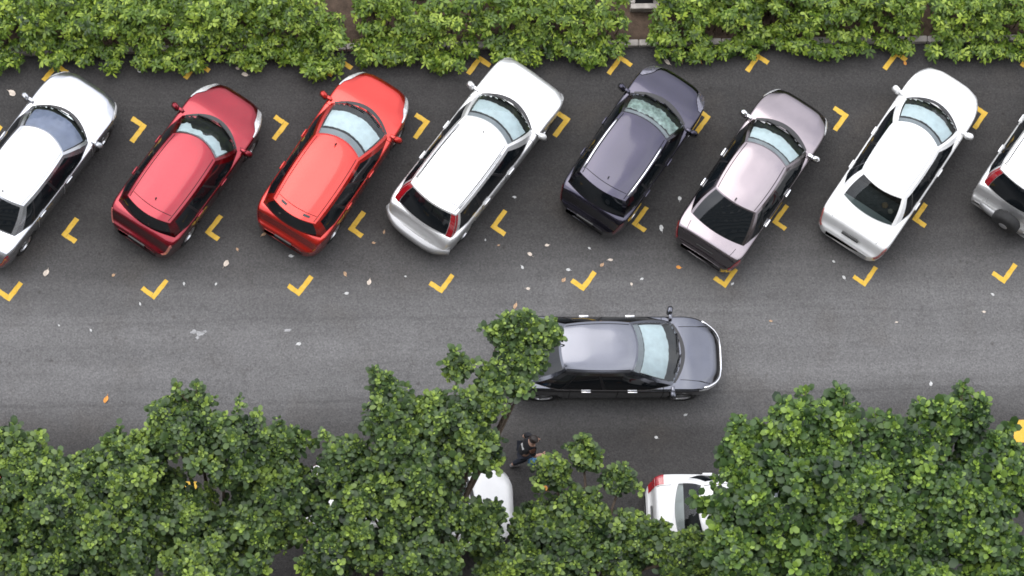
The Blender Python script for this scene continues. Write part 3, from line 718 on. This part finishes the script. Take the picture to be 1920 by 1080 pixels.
hub = MB(); hub.lathe_y([(0.0, .14), (.07, .14), (.10, .128)], 20); hub.build('hub_cap', MAT['alloy'], sp)
make_car('black_sedan', 'glossy black sedan out in the lane, its boot under a leafy branch', (14.44, -3.07), -1.0,
    dict(SED, twf=.66, fbow=.18, nose_pow=2.5, front_round=.30, hood_gap=True, L=4.52, W=1.64, H=1.43, xc=1.40, xwt=.40, xrt=-1.16, xrb=-1.87, paint=PAINT['black'], shade=(.24, .80, 'shade'), visor=.80, jag=.03, handle_mat=MAT['chrome'], chrome_nose=True, antenna=(.96, .08, .10, .10), headlamp=(1.75, 2.15, 6.2, 8.4), mirror_paint=PAINT['black'], belt_trim=MAT['chrome'], handles=[.35, -.62], doors=[1.0, .05, -.95]), group=None)  # pale sunshade panel stands in for sky reflected in this windscreen
make_car('white_hatchback', 'white car nosing under the right-hand tree, red tail lamp and rear window showing', (17.02, -6.53), -1.0,
    dict(SED, L=4.1, W=1.68, H=1.45, xc=1.15, xwt=.5, xrt=-1.05, xrb=-1.55, paint=PAINT['white'], shade=(.22, .72, 'shade'), rear_glass=MAT['clear'], tail_box=(-2.0, -1.72, 6.4, 10.2), rwin=(-.9, .9, .06, .94)), group='cars parked along the tree line')
make_car('white_car', 'white car almost hidden beneath the middle tree, front end showing past the leaves', (10.08, -6.16), -0.8,
    dict(SED, L=4.3, W=1.72, H=1.45, xc=1.25, xwt=.5, xrt=-1.05, xrb=-1.55, paint=PAINT['white'], shade=(.22, .72, 'shade')), group='cars parked along the tree line')
make_car('red_car', 'red car glimpsed through leaves at the left edge beneath the trees', (0.40, -6.22), 0.0,
    dict(SED, L=4.2, W=1.7, H=1.45, xc=1.25, xwt=.5, xrt=-1.05, xrb=-1.55, paint=PAINT['red'], shade=None), group='cars parked along the tree line')

# small things on the white sedan's rear shelf
def shelf_item(label, x, y, s, mat):
    m = MB(); prof = [(0, -1), (.75, -.7), (1, 0), (.75, .7), (0, 1)]
    m.lathe_y([(r_ * s, y_ * s) for r_, y_ in prof], 10)
    o = m.build('soft_toy', mat); w = white_root.matrix_basis @ Vector((x, y, .945 + s))
    a = R(54.0); o.location = (20.84 + x * math.cos(a) - y * math.sin(a), 1.16 + x * math.sin(a) + y * math.cos(a), .945 + s)
    tag(o, label, 'soft toy')
shelf_item('pinkish soft toy on the white sedan rear shelf', -1.22, -.25, .07, MAT['leaf_tan'])
shelf_item('cream soft toy nearer the side of the white sedan rear shelf', -1.26, -.42, .06, MAT['leaf_pale'])

# ------------------------------------------------------------------ foliage
def leaf_arrays(cent, axis, az, length, width, lift, droop, tint, base_off):
    """numpy: one bent leaf blade (6 vertices) for each row"""
    n = len(cent)
    ref = np.where(np.abs(axis[:, 2:3]) < .95, np.array([[0, 0, 1.]]), np.array([[1., 0, 0]]))
    e1 = np.cross(axis, ref); e1 /= np.linalg.norm(e1, axis=1, keepdims=True); e2 = np.cross(axis, e1)
    out_ = e1 * np.cos(az)[:, None] + e2 * np.sin(az)[:, None]; side = np.cross(axis, out_)
    cl, sl = np.cos(lift)[:, None], np.sin(lift)[:, None]
    d0 = out_ * cl + axis * sl; up0 = axis * cl - out_ * sl
    Lh, Wd = length[:, None], width[:, None]; dr = droop[:, None]
    o = cent + d0 * base_off[:, None]
    def pt(s, w): return o + d0 * (Lh * s) + side * (Wd * w) - up0 * (dr * Lh * s * s)
    V = np.stack([pt(0, 0), pt(.35, .46), pt(.35, -.46), pt(.78, .42), pt(.78, -.42), pt(1.0, 0)], 1).reshape(-1, 3)
    b = (np.arange(n) * 6)[:, None]
    tris = np.concatenate([b + np.array([[0, 2, 1]]), b + np.array([[1, 2, 4]]), b + np.array([[1, 4, 3]]), b + np.array([[3, 4, 5]])], 1).reshape(-1, 3)
    return V, tris, np.repeat(tint, 6)

def mesh_from(name, V, T, tint, mat):
    me = bpy.data.meshes.new(name)
    me.vertices.add(len(V)); me.vertices.foreach_set('co', V.astype(np.float32).ravel())
    me.loops.add(len(T) * 3); me.loops.foreach_set('vertex_index', T.astype(np.int32).ravel())
    me.polygons.add(len(T)); me.polygons.foreach_set('loop_start', np.arange(0, len(T) * 3, 3, dtype=np.int32))
    me.polygons.foreach_set('use_smooth', np.ones(len(T), bool))
    me.update(calc_edges=True)
    a = me.attributes.new('tint', 'FLOAT', 'POINT'); a.data.foreach_set('value', tint.astype(np.float32))
    me.materials.append(mat); return me

def clusters_on(lobes, spacing, squash=.8, inner=.35):
    """rosette positions over lobes (x, y, z, r), thinned where lobes overlap"""
    C, A = [], []
    lob = np.array(lobes)
    for (x, y, z, r_) in lobes:
        n = int(2 * math.pi * r_ * r_ / (spacing * spacing) * 1.25) + 4
        u_ = rng.uniform(-.35, 1, n); th = rng.uniform(0, 2 * math.pi, n); rad = r_ * np.where(rng.random(n) < inner, rng.uniform(.45, .85, n), rng.uniform(.72, 1.14, n))
        s = np.sqrt(1 - u_ * u_); nrm = np.stack([s * np.cos(th), s * np.sin(th), u_], 1)
        p = np.array([x, y, z]) + nrm * rad[:, None] * np.array([1, 1, squash])
        keep = np.ones(n, bool)
        for q in lob:
            if q[0] == x and q[1] == y: continue
            dd = np.linalg.norm((p - q[:3]) / np.array([1, 1, squash]), axis=1); keep &= ~(dd < q[3] * .70)
        C.append(p[keep]); A.append(nrm[keep])
    C = np.concatenate(C); A = np.concatenate(A)
    return C, A

def clump_points(lobes):
    C, A = clusters_on([(x, y, z, max(.08, r_ - .17)) for x, y, z, r_ in lobes], .345, inner=.42)
    n = len(C); k = 13
    u_ = rng.uniform(-.15, 1, (n, k)); th = rng.uniform(0, 2 * math.pi, (n, k)); rad = (rng.uniform(.12, .25, n)[:, None]) * rng.uniform(.45, 1.2, (n, k)); s_ = np.sqrt(1 - u_ * u_)
    d = np.stack([s_ * np.cos(th), s_ * np.sin(th), u_], 2)
    return (C[:, None, :] + d * rad[..., None]).reshape(-1, 3), (d * .7 + A[:, None, :] * .5).reshape(-1, 3), np.repeat(rng.normal(0, 1, n), k)

def rosette_mesh(name, lobes, spacing, mat, kind='tree', z_floor=0.12, extra=None, big=1.0):
    if kind == 'tree': C, A, cl = clump_points(lobes)
    else: C, A = clusters_on(lobes, spacing); cl = np.zeros(len(C))
    if extra is not None: C = np.concatenate([C, extra]); A = np.concatenate([A, np.tile([0, 0, 1.], (len(extra), 1))]); cl = np.concatenate([cl, np.full(len(extra), .8)])
    ok = C[:, 2] > z_floor; C, A, cl = C[ok], A[ok], cl[ok]
    A = A * .75 + np.array([0, 0, .75]) + rng.normal(0, .22, A.shape); A /= np.linalg.norm(A, axis=1, keepdims=True)
    n = len(C); per = 10 if kind == 'tree' else 8
    cb = np.repeat(C, per, 0); ab = np.repeat(A, per, 0); i = np.tile(np.arange(per), n); N = len(cb)
    size = np.repeat(rng.uniform(.65, 1.3, n), per); vig = np.repeat(rng.normal(0, 1, n), per)
    az = i * 2.39996 + np.repeat(rng.uniform(0, 6.3, n), per) + rng.normal(0, .45, N)
    f = i / (per - 1.0)
    if kind == 'tree':
        length = big * size * (.048 + .068 * f ** .7) * rng.uniform(.8, 1.2, N); width = length * rng.uniform(.66, .84, N)
        lift = np.radians(70 - 72 * f + rng.normal(0, 20, N)); droop = rng.uniform(.1, .45, N)
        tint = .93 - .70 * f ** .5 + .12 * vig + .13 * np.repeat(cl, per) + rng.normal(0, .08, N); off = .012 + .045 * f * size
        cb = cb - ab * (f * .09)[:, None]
    else:
        length = size * rng.uniform(.075, .125, N); width = length * rng.uniform(.36, .50, N)
        lift = np.radians(rng.uniform(-6, 40, N)); droop = rng.uniform(.25, .7, N)
        tint = .52 + .24 * vig + rng.normal(0, .10, N); off = np.full(N, .012)
        cb = cb + rng.normal(0, .012, cb.shape)
    V, T, tv = leaf_arrays(cb, ab, az, length, width, lift, droop, np.clip(tint, 0, 1), off)
    return mesh_from(name, V, T, tv, mat)

def limb(m, a, b, r0, r1, sag=.12, n=5):
    a, b = Vector(a), Vector(b); pts = []; rad = []
    for i in range(n + 1):
        t = i / n; p = a.lerp(b, t); p.z += sag * math.sin(math.pi * t)
        if 0 < i < n: p += Vector((random.uniform(-.05, .05), random.uniform(-.05, .05), 0))
        pts.append(p); rad.append(r0 + (r1 - r0) * t)
    m.tube(pts, rad, 7)

TREES = [
 ('tree at the left edge leaning over the red car', (2.9, -8.9), MAT['tree_leaf'],
  [(2.33,-6.11,4.20,0.80),(2.21,-5.53,4.00,0.43),(3.16,-6.81,4.60,0.90),(2.72,-7.61,4.00,1.02),(3.68,-6.15,4.50,0.53),(1.39,-7.07,4.20,0.83),(1.02,-6.10,4.00,0.73)], [(2.37,-5.40,4.30),(2.21,-5.22,4.20)]),
 ('broad tree with two upright sprigs below the dark red car', (6.3, -8.9), MAT['tree_leaf'],
  [(4.50,-6.23,4.70,0.84),(5.39,-5.58,5.20,0.64),(5.71,-5.20,5.20,0.36),(6.31,-5.97,5.00,0.89),(7.24,-5.99,4.60,0.63),(5.32,-7.03,4.20,0.85),(7.08,-6.97,4.20,0.90),(4.12,-7.48,4.20,1.02),(6.01,-7.96,4.00,1.07),(7.87,-6.67,4.00,0.48)], [(5.39,-4.84,5.70),(5.44,-4.96,5.60),(5.75,-4.86,5.70),(5.76,-4.98,5.60),(5.19,-5.22,5.40)]),
 ('middle tree whose longest branch reaches over the black sedan boot', (10.0, -8.9), MAT['tree_leaf'],
  [(9.57,-5.61,5.20,0.73),(10.71,-5.48,5.20,0.73),(8.64,-6.20,4.60,0.72),(9.91,-6.53,5.00,0.89),(11.14,-6.02,4.80,0.52),(11.31,-5.04,5.10,0.44),(11.70,-3.78,5.20,0.25),(12.19,-3.68,5.20,0.31),(12.58,-3.80,5.20,0.25),(11.87,-4.26,5.10,0.27),(12.36,-4.27,5.10,0.23),(12.01,-4.77,5.00,0.27),(11.54,-4.61,5.10,0.25),(10.86,-4.46,5.20,0.27),(9.40,-4.84,5.30,0.27),(9.14,-7.20,4.50,0.90),(10.44,-7.17,4.50,0.52),(8.50,-7.91,4.20,0.90),(10.06,-8.10,4.20,0.90),(11.50,-7.10,4.00,0.20),(10.98,-7.30,4.20,0.32),(11.40,-7.49,3.90,0.24)], [(9.21,-4.53,5.60),(9.30,-4.65,5.50),(10.74,-4.24,5.70),(10.80,-4.37,5.60)]),
 ('low young tree with thin upright shoots beside the white hatchback', (13.4, -8.7), MAT['tree_leaf'],
  [(12.82,-6.21,3.40,0.37),(13.40,-5.89,3.60,0.31),(14.15,-6.41,3.40,0.34),(12.39,-7.14,3.00,0.57),(13.30,-7.06,3.00,0.68),(14.09,-7.76,2.90,0.72),(12.68,-7.96,3.00,0.82),(15.41,-7.94,3.30,0.65),(11.60,-8.01,3.10,0.60),(14.79,-7.54,3.20,0.37),(14.32,-7.19,3.00,0.28)], [(13.39,-5.56,3.90),(13.41,-5.68,3.80),(14.17,-6.14,3.70),(12.82,-5.91,3.70)]),
 ('dense dark tree covering the bonnet of the white car below the lane', (17.3, -8.9), MAT['tree_leaf_b'],
  [(16.49,-6.21,4.80,0.69),(17.51,-5.79,5.20,0.68),(18.34,-5.73,5.30,0.54),(16.93,-7.12,5.00,0.89),(18.17,-6.87,5.20,0.89),(16.20,-7.31,4.50,0.61),(16.44,-8.18,4.30,0.90),(17.77,-8.01,4.60,0.90)], [(18.32,-5.25,5.70),(17.58,-5.17,5.60)]),
 ('tall dense tree with pointed top at the right edge', (20.3, -8.9), MAT['tree_leaf_b'],
  [(19.81,-6.22,5.20,0.78),(20.65,-5.69,5.40,0.57),(21.28,-6.49,5.10,0.69),(19.35,-7.17,5.00,0.89),(20.60,-7.42,5.00,1.00),(21.85,-6.87,4.80,0.69),(19.77,-8.28,4.60,0.90),(21.46,-8.32,4.60,0.90),(18.84,-8.32,4.40,0.80),(19.11,-5.99,5.00,0.36),(22.89,-7.56,4.80,0.83)], [(20.70,-5.19,5.80),(20.64,-5.31,5.70)]),
]
for label, base, mat, lobes, sprigs in TREES:
    t = empty('broadleaf_tree', (base[0], base[1], 0)); tag(t, label, 'tree', 'trees along the near side of the lane')
    off = np.array([base[0], base[1], 0.0])
    loc = [(x - base[0], y - base[1], z, r_) for x, y, z, r_ in lobes]
    ex = []
    for (x, y, z) in sprigs:
        for k in range(3): ex.append((x - base[0] + random.uniform(-.03, .03), y - base[1] + random.uniform(-.03, .03), z - .16 * k))
    for a_, b_, z_, r_ in loc:
        for k in range(int(3 + r_ * 5)):
            th = random.uniform(0, 6.283); el = random.uniform(.15, 1.2); q = r_ * random.uniform(.9, 1.15) + .08
            for j in range(3):
                qq = q - .13 * j; ex.append((a_ + qq * math.cos(el) * math.cos(th), b_ + qq * math.cos(el) * math.sin(th), z_ + .8 * qq * math.sin(el)))
    me = rosette_mesh('crown', loc, .20, mat, 'tree', extra=np.array(ex), big=1.5 if mat is MAT['tree_leaf_b'] else 1.25)
    c = mesh_obj('crown', me, t); c['kind'] = 'stuff'
    m = MB(); cen = np.mean([(a, b, z) for a, b, z, _ in loc], 0)
    fork = Vector((cen[0] * .25, cen[1] * .25, 2.0))
    m.tube([(0, 0, -.05), (fork.x * .2, fork.y * .2, .4), (fork.x * .6, fork.y * .6, 1.2), tuple(fork)], [.19, .15, .13, .12], 9)
    m.build('trunk', MAT['bark'], t)
    for a, b, z, r_ in loc:
        m = MB(); limb(m, fork, (a, b, z - .1), .06, .02); m.build('limb', MAT['bark'], t)
    for (x, y, z) in ex[:3 * len(sprigs):3]:
        near = min(loc, key=lambda q: (q[0] - x) ** 2 + (q[1] - y) ** 2); m = MB()
        m.tube([(near[0], near[1], near[2]), ((near[0] + x) / 2, (near[1] + y) / 2, (near[2] + z) / 2 + .05), (x, y, z)], [.016, .012, .006], 5)
        m.build('twig', MAT['bark'], t)

# shrubs of the hedge bed beyond the kerb: (x, y of the front edge, width, height)
SHRUBS = [(1.79, 3.67, 1.00, 0.9), (3.05, 3.77, 1.20, 1.0), (4.30, 3.73, 1.20, 0.95), (5.56, 3.67, 1.20, 1.0), (6.76, 3.80, 1.10, 1.05), (7.92, 3.77, 1.00, 1.0), (8.61, 3.41, 0.62, 0.65),
          (9.92, 3.73, 0.90, 1.0), (10.92, 3.67, 1.00, 1.0), (12.33, 3.75, 1.05, 1.0), (13.48, 3.67, 1.10, 1.0), (14.54, 3.71, 0.85, 0.95), (16.20, 3.77, 0.90, 0.9), (17.25, 3.67, 1.10, 1.0),
          (18.46, 3.83, 1.10, 1.05), (19.66, 3.71, 1.15, 1.0), (20.87, 3.79, 1.00, 1.0), (22.37, 3.67, 1.05, 0.95), (23.53, 3.65, 1.10, 0.9)]
FRONT = ['straggling shrub at the left edge, trailing furthest onto the asphalt', 'shrub just above the silver sedan bonnet', 'shrub between the silver sedan and dark red hatchback noses', 'shrub above the dark red hatchback windscreen',
         'shrub above the dark red hatchback bonnet', 'shrub above the gap between dark red and orange hatchbacks', 'small shrub spilling over the kerb above the orange hatchback', 'shrub just past the bare soil gap above the orange hatchback',
         'shrub between the orange hatchback and white estate car', 'shrub above the white estate car bonnet', 'shrub between the white estate car and violet-black hatchback', 'shrub left of the bare gap with the drain box',
         'shrub right of the bare gap with the drain box', 'shrub above the violet-black hatchback nose', 'shrub above the pale mauve sedan', 'shrub between the pale mauve sedan and the white sedan', 'shrub above the windscreen of the white sedan',
         'shrub above the nose of the white sedan', 'shrub in the top right corner above the off-road vehicle']
def shrub(label, x, yf, w, hgt, depth=1.1, group='leafy shrubs behind the kerb'):
    yf += .03 + random.uniform(-.10, .09)
    t = empty('shrub', (x, yf + depth * .5, .08)); tag(t, label, 'shrub', group)
    lobes = []
    nl = max(3, int(w * 7.5))
    for k in range(nl):      # many small heads of different height with dark gaps between
        for row in range(4):
            if random.random() < .15: continue
            q = (row + random.uniform(.15, .85)) / 4
            zz = hgt * (.30 + .70 * min(1, q * 2.1)) * random.uniform(.55, 1.2)
            lobes.append(((k + random.uniform(.15, .85)) / nl * (w + .24) - (w + .24) / 2, -depth * .5 + .16 + q * depth * .85, zz, random.uniform(.10, .18)))
    for k in range(8): lobes.append((random.uniform(-.56, .56) * w, -depth * .5 + random.uniform(-.10, .12), random.uniform(.15, .35), random.uniform(.10, .16)))
    me = rosette_mesh('foliage', lobes, .135, MAT['shrub_leaf'], 'shrub', z_floor=.06)
    o = mesh_obj('foliage', me, t); o['kind'] = 'stuff'
    m = MB()
    for a, b, z, r_ in lobes: m.tube([(a * .8, b * .8, -.06), (a * .9, b * .9, z * .5), (a, b, z)], [.016, .012, .006], 4)
    m.build('stem', MAT['bark'], t)
for lab, (x, yf, w, hgt) in zip(FRONT, SHRUBS): shrub('bright green leafy ' + lab, x, yf, w, hgt)
BACK = [(1.8, 1.3, 'in the top left corner'), (3.3, 1.3, 'above the silver sedan bonnet'), (4.7, 1.3, 'left of the dark red hatchback'), (6.1, 1.3, 'above the dark red hatchback'), (7.45, 1.2, 'left of the bare soil above the orange hatchback'),
        (10.2, 1.4, 'right of the bare soil above the orange hatchback'), (12.5, 1.3, 'above the white estate car'), (13.85, 1.3, 'left of the drain box'), (16.5, 1.3, 'right of the drain box'), (17.9, 1.3, 'left of the pale mauve sedan nose'),
        (19.25, 1.3, 'right of the pale mauve sedan nose'), (20.6, 1.2, 'above the white sedan'), (22.6, 1.3, 'right of the narrow gap above the white sedan'), (23.9, 1.2, 'in the top right corner')]
for x, w, lab in BACK:
    shrub('leafy back-row shrub on the top edge ' + lab, x, 4.84 + random.uniform(-.1, .1), w, 1.05, 1.2, 'back row shrubs along the top edge')

# concrete drain box in the gap of the hedge
db = empty('drain_box', (15.55, 5.08, .1)); tag(db, 'low concrete drain box with dark opening in the hedge gap', 'drain')
m = MB(); m.box((0, -.26, .12), (.62, .12, .26), bev=.015); m.box((-.26, .06, .12), (.10, .50, .258), bev=.015); m.box((.26, .06, .12), (.10, .50, .258), bev=.015); m.box((0, .36, .12), (.62, .10, .262), bev=.015)
m.build('rim', MAT['concrete'], db, False)
m = MB(); m.box((0, .05, .0), (.42, .50, .04)); m.build('opening', MAT['gap'], db, False)

# ------------------------------------------------------------------ fallen leaves and litter
def leaf_mesh(mat, seed):
    r_ = random.Random(seed); m = MB(); n = 9; V = [(0, 0, .016)]
    for i in range(n):
        t = 2 * math.pi * i / n; q = r_.uniform(.75, 1.1) * (1.15 if i == 0 else 1)
        V.append((.06 * q * math.cos(t), .043 * q * math.sin(t), .006 + .014 * abs(math.sin(t * 1.0 + r_.random()))))
    m.add(V, [(0, 1 + i, 1 + (i + 1) % n) for i in range(n)])
    m.tube([(.06, 0, .01), (.10, r_.uniform(-.02, .02), .008)], .003, 4)
    return m.mesh('fallen_leaf', mat)
LM = {k: [leaf_mesh(MAT['leaf_' + k], s) for s in range(3)] for k in ('pale', 'white', 'tan', 'orange')}
WORD = dict(pale='pale', white='whitish', tan='tan', orange='orange')
LEAVES = [(2.68,-0.84,'pale',1.5),(6.44,-0.70,'pale',1.6),(9.43,-1.17,'pale',1.2),(8.93,-0.97,'tan',1.0),(8.95,-1.40,'white',1.0),(7.80,-0.56,'white',1.0),(7.25,-0.07,'tan',1.1),(6.68,-0.39,'tan',.8),(9.78,-0.07,'tan',.8),(9.55,-0.30,'tan',.7),
 (12.85,-0.61,'pale',1.1),(13.22,-0.42,'pale',.9),(14.56,-0.77,'pale',1.0),(13.65,-0.97,'white',1.0),(13.54,-1.20,'tan',1.0),(14.37,-0.88,'tan',.9),(12.78,-1.37,'pale',.9),(12.68,-0.90,'white',.8),(12.49,-1.75,'tan',1.3),(14.12,-0.50,'white',.7),
 (15.68,-0.08,'white',1.4),(16.00,-0.96,'orange',1.0),(14.98,-1.31,'pale',.7),(15.21,-1.20,'white',.7),(17.13,-1.35,'white',.7),(19.53,-1.25,'white',1.0),(19.33,-0.89,'white',.6),(22.71,-1.69,'white',.8),(22.49,-2.07,'pale',.8),(17.90,-2.18,'tan',.7),(20.59,-2.26,'pale',.6),
 (16.11,0.57,'white',1.0),(12.58,0.66,'white',.8),(12.20,-0.40,'tan',.5),(11.92,-0.28,'white',.5),(7.92,-2.48,'white',1.0),(3.89,-3.60,'orange',1.5),(2.94,-1.98,'white',.5),(3.60,-2.10,'white',.6),(4.63,-1.55,'white',.7),(4.08,-0.91,'tan',.8),(5.55,-1.12,'white',.7),(6.22,-1.14,'white',.6),(10.20,-1.05,'white',.5),
 (2.00,3.15,'pale',1.6),(6.92,3.50,'pale',1.3),(6.77,3.64,'pale',.9),(4.68,3.61,'white',1.0),(16.00,3.66,'pale',1.5),(16.21,3.77,'pale',1.0),(16.32,3.68,'tan',1.1),(16.72,3.66,'orange',1.0),(21.19,3.56,'orange',1.1),(8.47,-4.68,'pale',1.0),(15.97,-4.19,'white',.8),(15.33,-4.66,'white',.8),(18.42,-4.24,'white',1.0),(21.23,-3.63,'white',.9),(16.78,-4.89,'pale',.7),
 (12.76,-5.21,'white',1.1),(12.96,-5.69,'orange',1.1),(13.54,-5.68,'tan',1.2),(14.79,-6.52,'orange',1.3),(14.44,-6.64,'tan',1.2)]
CARS = [('the silver sedan', 2.48, 1.28), ('the dark red hatchback', 5.72, 1.26), ('the orange hatchback', 8.76, 1.35), ('the white estate car', 11.72, 1.43), ('the violet-black hatchback', 15.05, 1.52),
        ('the pale mauve sedan', 17.56, .83), ('the white sedan', 20.74, 1.16), ('the off-road vehicle', 23.7, 1.2), ('the black sedan', 14.43, -2.95), ('the walking person', 12.6, -4.9), ('the white hatchback', 17.0, -6.36)]
random.seed(21); seen = {}
def where(x, y):
    if y > 3: c = min(CARS[:8], key=lambda c: (c[1] + 1.2 - x) ** 2); return 'by the kerb above ' + c[0]
    c = min(CARS, key=lambda c: (c[1] - x) ** 2 + (c[2] - y) ** 2)
    if c[2] - y > .5: rel = 'below ' if x < c[1] + .3 else 'below and right of '
    elif y - c[2] > .5: rel = 'above '
    else: rel = 'left of ' if x < c[1] else 'right of '
    return 'on the asphalt ' + rel + c[0]
items = []
for i, (x, y, k, s) in enumerate(LEAVES):
    o = mesh_obj('fallen_leaf', LM[k][i % 3]); o.location = (x, y, .001); o.rotation_euler = (0, 0, random.uniform(0, 6.28))
    s *= .86; o.scale = (s, s * random.uniform(.75, 1.1), s)
    size = 'large ' if s >= 1.3 else 'small ' if s <= .75 else ''
    items.append((f"{size}{WORD[k]} fallen leaf {where(x, y)}", x, o))
byl = {}
for lab, x, o in items: byl.setdefault(lab, []).append((x, o))
for lab, l in byl.items():
    l.sort(key=lambda q: q[0])
    for j, (x, o) in enumerate(l):
        suf = '' if len(l) == 1 else (', leftmost', ', rightmost')[j] if len(l) == 2 else (', leftmost', ', middle one', ', rightmost')[j] if len(l) == 3 else ''
        tag(o, lab + suf, 'leaf', 'fallen leaves scattered on the asphalt')

# ------------------------------------------------------------------ person
def skin_object(name, nodes, edges, mat, parent, root=0, sub=2):
    me = bpy.data.meshes.new(name); me.from_pydata([n[0] for n in nodes], edges, []); me.materials.append(mat)
    o = mesh_obj(name, me, parent)
    md = o.modifiers.new('skin', 'SKIN'); md.use_smooth_shade = True
    for i, n in enumerate(nodes):
        s = me.skin_vertices[0].data[i]; s.radius = (n[1], n[2] if len(n) > 2 else n[1]); s.use_root = (i == root)
    sb = o.modifiers.new('sub', 'SUBSURF'); sb.levels = sub; sb.render_levels = sub
    return o
SKIN = simple('skin', (0.42, 0.25, 0.18), 0.5); HAIR = simple('hair', (0.018, 0.012, 0.009), 0.5, var=.3, vscale=40)
TEE = simple('black_shirt_cloth', (0.008, 0.008, 0.011), 0.85, var=.3, vscale=14); DEN = simple('navy_trouser_cloth', (0.010, 0.013, 0.022), 0.85, var=.4, vscale=12)
SHOE = simple('shoe', (0.16, 0.15, 0.15), 0.6)
pr = empty('person', (12.47, -5.08, 0), R(10)); tag(pr, 'person in black top and dark trousers walking beside the middle tree', 'person')
# x is the walking direction, the figure leans slightly forward, one foot ahead
body_n = [((0, 0, .88), .13, .11), ((.02, 0, 1.08), .13, .10), ((.07, 0, 1.28), .15, .11), ((.10, 0, 1.40), .09, .09), ((.13, 0, 1.48), .05, .05), ((.16, 0, 1.60), .085, .10), ((.165, 0, 1.68), .075, .09),
          ((.09, .17, 1.37), .055), ((.02, .23, 1.13), .042), ((.14, .22, .93), .034),
          ((.09, -.17, 1.37), .055), ((.14, -.23, 1.13), .042), ((.33, -.20, 1.05), .034),
          ((.02, .09, .84), .085), ((.14, .09, .48), .058), ((.10, .09, .10), .038),
          ((-.01, -.09, .84), .085), ((.02, -.09, .47), .058), ((-.22, -.09, .12), .038)]
body_e = [(0, 1), (1, 2), (2, 3), (3, 4), (4, 5), (5, 6), (3, 7), (7, 8), (8, 9), (3, 10), (10, 11), (11, 12), (0, 13), (13, 14), (14, 15), (0, 16), (16, 17), (17, 18)]
skin_object('body', body_n, body_e, SKIN, pr)
skin_object('shirt', [((-.02, 0, .80), .15, .13), ((.0, 0, .93), .155, .13), ((.02, 0, 1.08), .15, .12), ((.07, 0, 1.28), .17, .13), ((.10, 0, 1.41), .10, .10), ((.09, .18, 1.37), .075), ((.05, .215, 1.22), .065), ((.09, -.18, 1.37), .075), ((.12, -.215, 1.22), .065)],
            [(0, 1), (1, 2), (2, 3), (3, 4), (4, 5), (5, 6), (4, 7), (7, 8)], TEE, pr)
skin_object('trousers', [((0, 0, .90), .15, .13), ((.02, .09, .82), .11), ((.14, .09, .48), .078), ((.10, .09, .16), .06), ((-.01, -.09, .82), .11), ((.02, -.09, .47), .078), ((-.20, -.09, .18), .06)], [(0, 1), (1, 2), (2, 3), (0, 4), (4, 5), (5, 6)], DEN, pr)
skin_object('hair', [((.10, 0, 1.60), .085, .10), ((.135, 0, 1.70), .105, .115), ((.175, 0, 1.745), .08, .09)], [(0, 1), (1, 2)], HAIR, pr)
for s, (hx, hy, hz) in ((1, (.14, .22, .93)), (-1, (.33, -.20, 1.05))):     # hands: palm and five fingers
    n = [((hx, hy, hz), .028, .02), ((hx + .05, hy, hz - .05), .036, .018)]; e = [(0, 1)]
    for k in range(4):
        yy = hy + (k - 1.5) * .019; ln = (.05, .06, .056, .042)[k]; b0 = len(n)
        n += [((hx + .075, yy, hz - .075), .009), ((hx + .075 + ln * .6, yy, hz - .08 - ln * .5), .009), ((hx + .075 + ln * .8, yy, hz - .08 - ln), .007)]
        e += [(1, b0), (b0, b0 + 1), (b0 + 1, b0 + 2)]
    b0 = len(n); n += [((hx + .04, hy - s * .04, hz - .03), .011), ((hx + .07, hy - s * .058, hz - .045), .009)]; e += [(0, b0), (b0, b0 + 1)]
    skin_object('hand', n, e, SKIN, pr, 0, 1)
for p0 in ((.10, .09), (-.22, -.09)):
    skin_object('shoe', [((p0[0] - .05, p0[1], .055), .045, .05), ((p0[0] + .08, p0[1], .045), .05, .04), ((p0[0] + .17, p0[1], .035), .04, .03)], [(0, 1), (1, 2)], SHOE, pr, 0, 1)
m = MB(); m.grid(lambda a, b: (-.085 + .1 * b + .004, a, 1.20 + .16 * b), lin(-.07, .07, 5), lin(0, 1, 4)); m.build('shirt_print', MAT['leaf_white'], pr)
for y in (.035, -.035):
    m = MB(); m.lathe_y([(0, -.012), (.010, -.008), (.013, 0), (.010, .008), (0, .012)], 8); o = m.build('eye', MAT['gap'], pr); o.location = (.245, y, 1.62)
m = MB(); m.tube([(.235, 0, 1.63), (.268, 0, 1.585), (.235, 0, 1.575)], [.008, .016, .010], 6); m.build('nose', SKIN, pr)

# bag carried at the person's near side
bag = empty('carrier_bag', (12.66, -5.24, .50), R(12)); tag(bag, 'blue and white bag carried by the walking person', 'bag')
m = MB(); m.box((0, 0, 0), (.16, .12, .26), taper=1.1, bev=.03); m.build('bag_body', simple('blue_bag', (.10, .27, .48), .6, var=.3, vscale=10), bag)
m = MB(); m.box((.13, 0, .02), (.10, .11, .20), taper=1.15, bev=.03); m.build('white_pouch', simple('white_bag', (.62, .62, .66), .6, var=.15, vscale=10), bag)
m = MB(); m.tube([(-.06, 0, .12), (-.04, 0, .26), (0, 0, .34), (.04, 0, .26), (.06, 0, .12)], .008, 5); m.build('handle', simple('bag_handle', (.10, .27, .48), .6), bag)
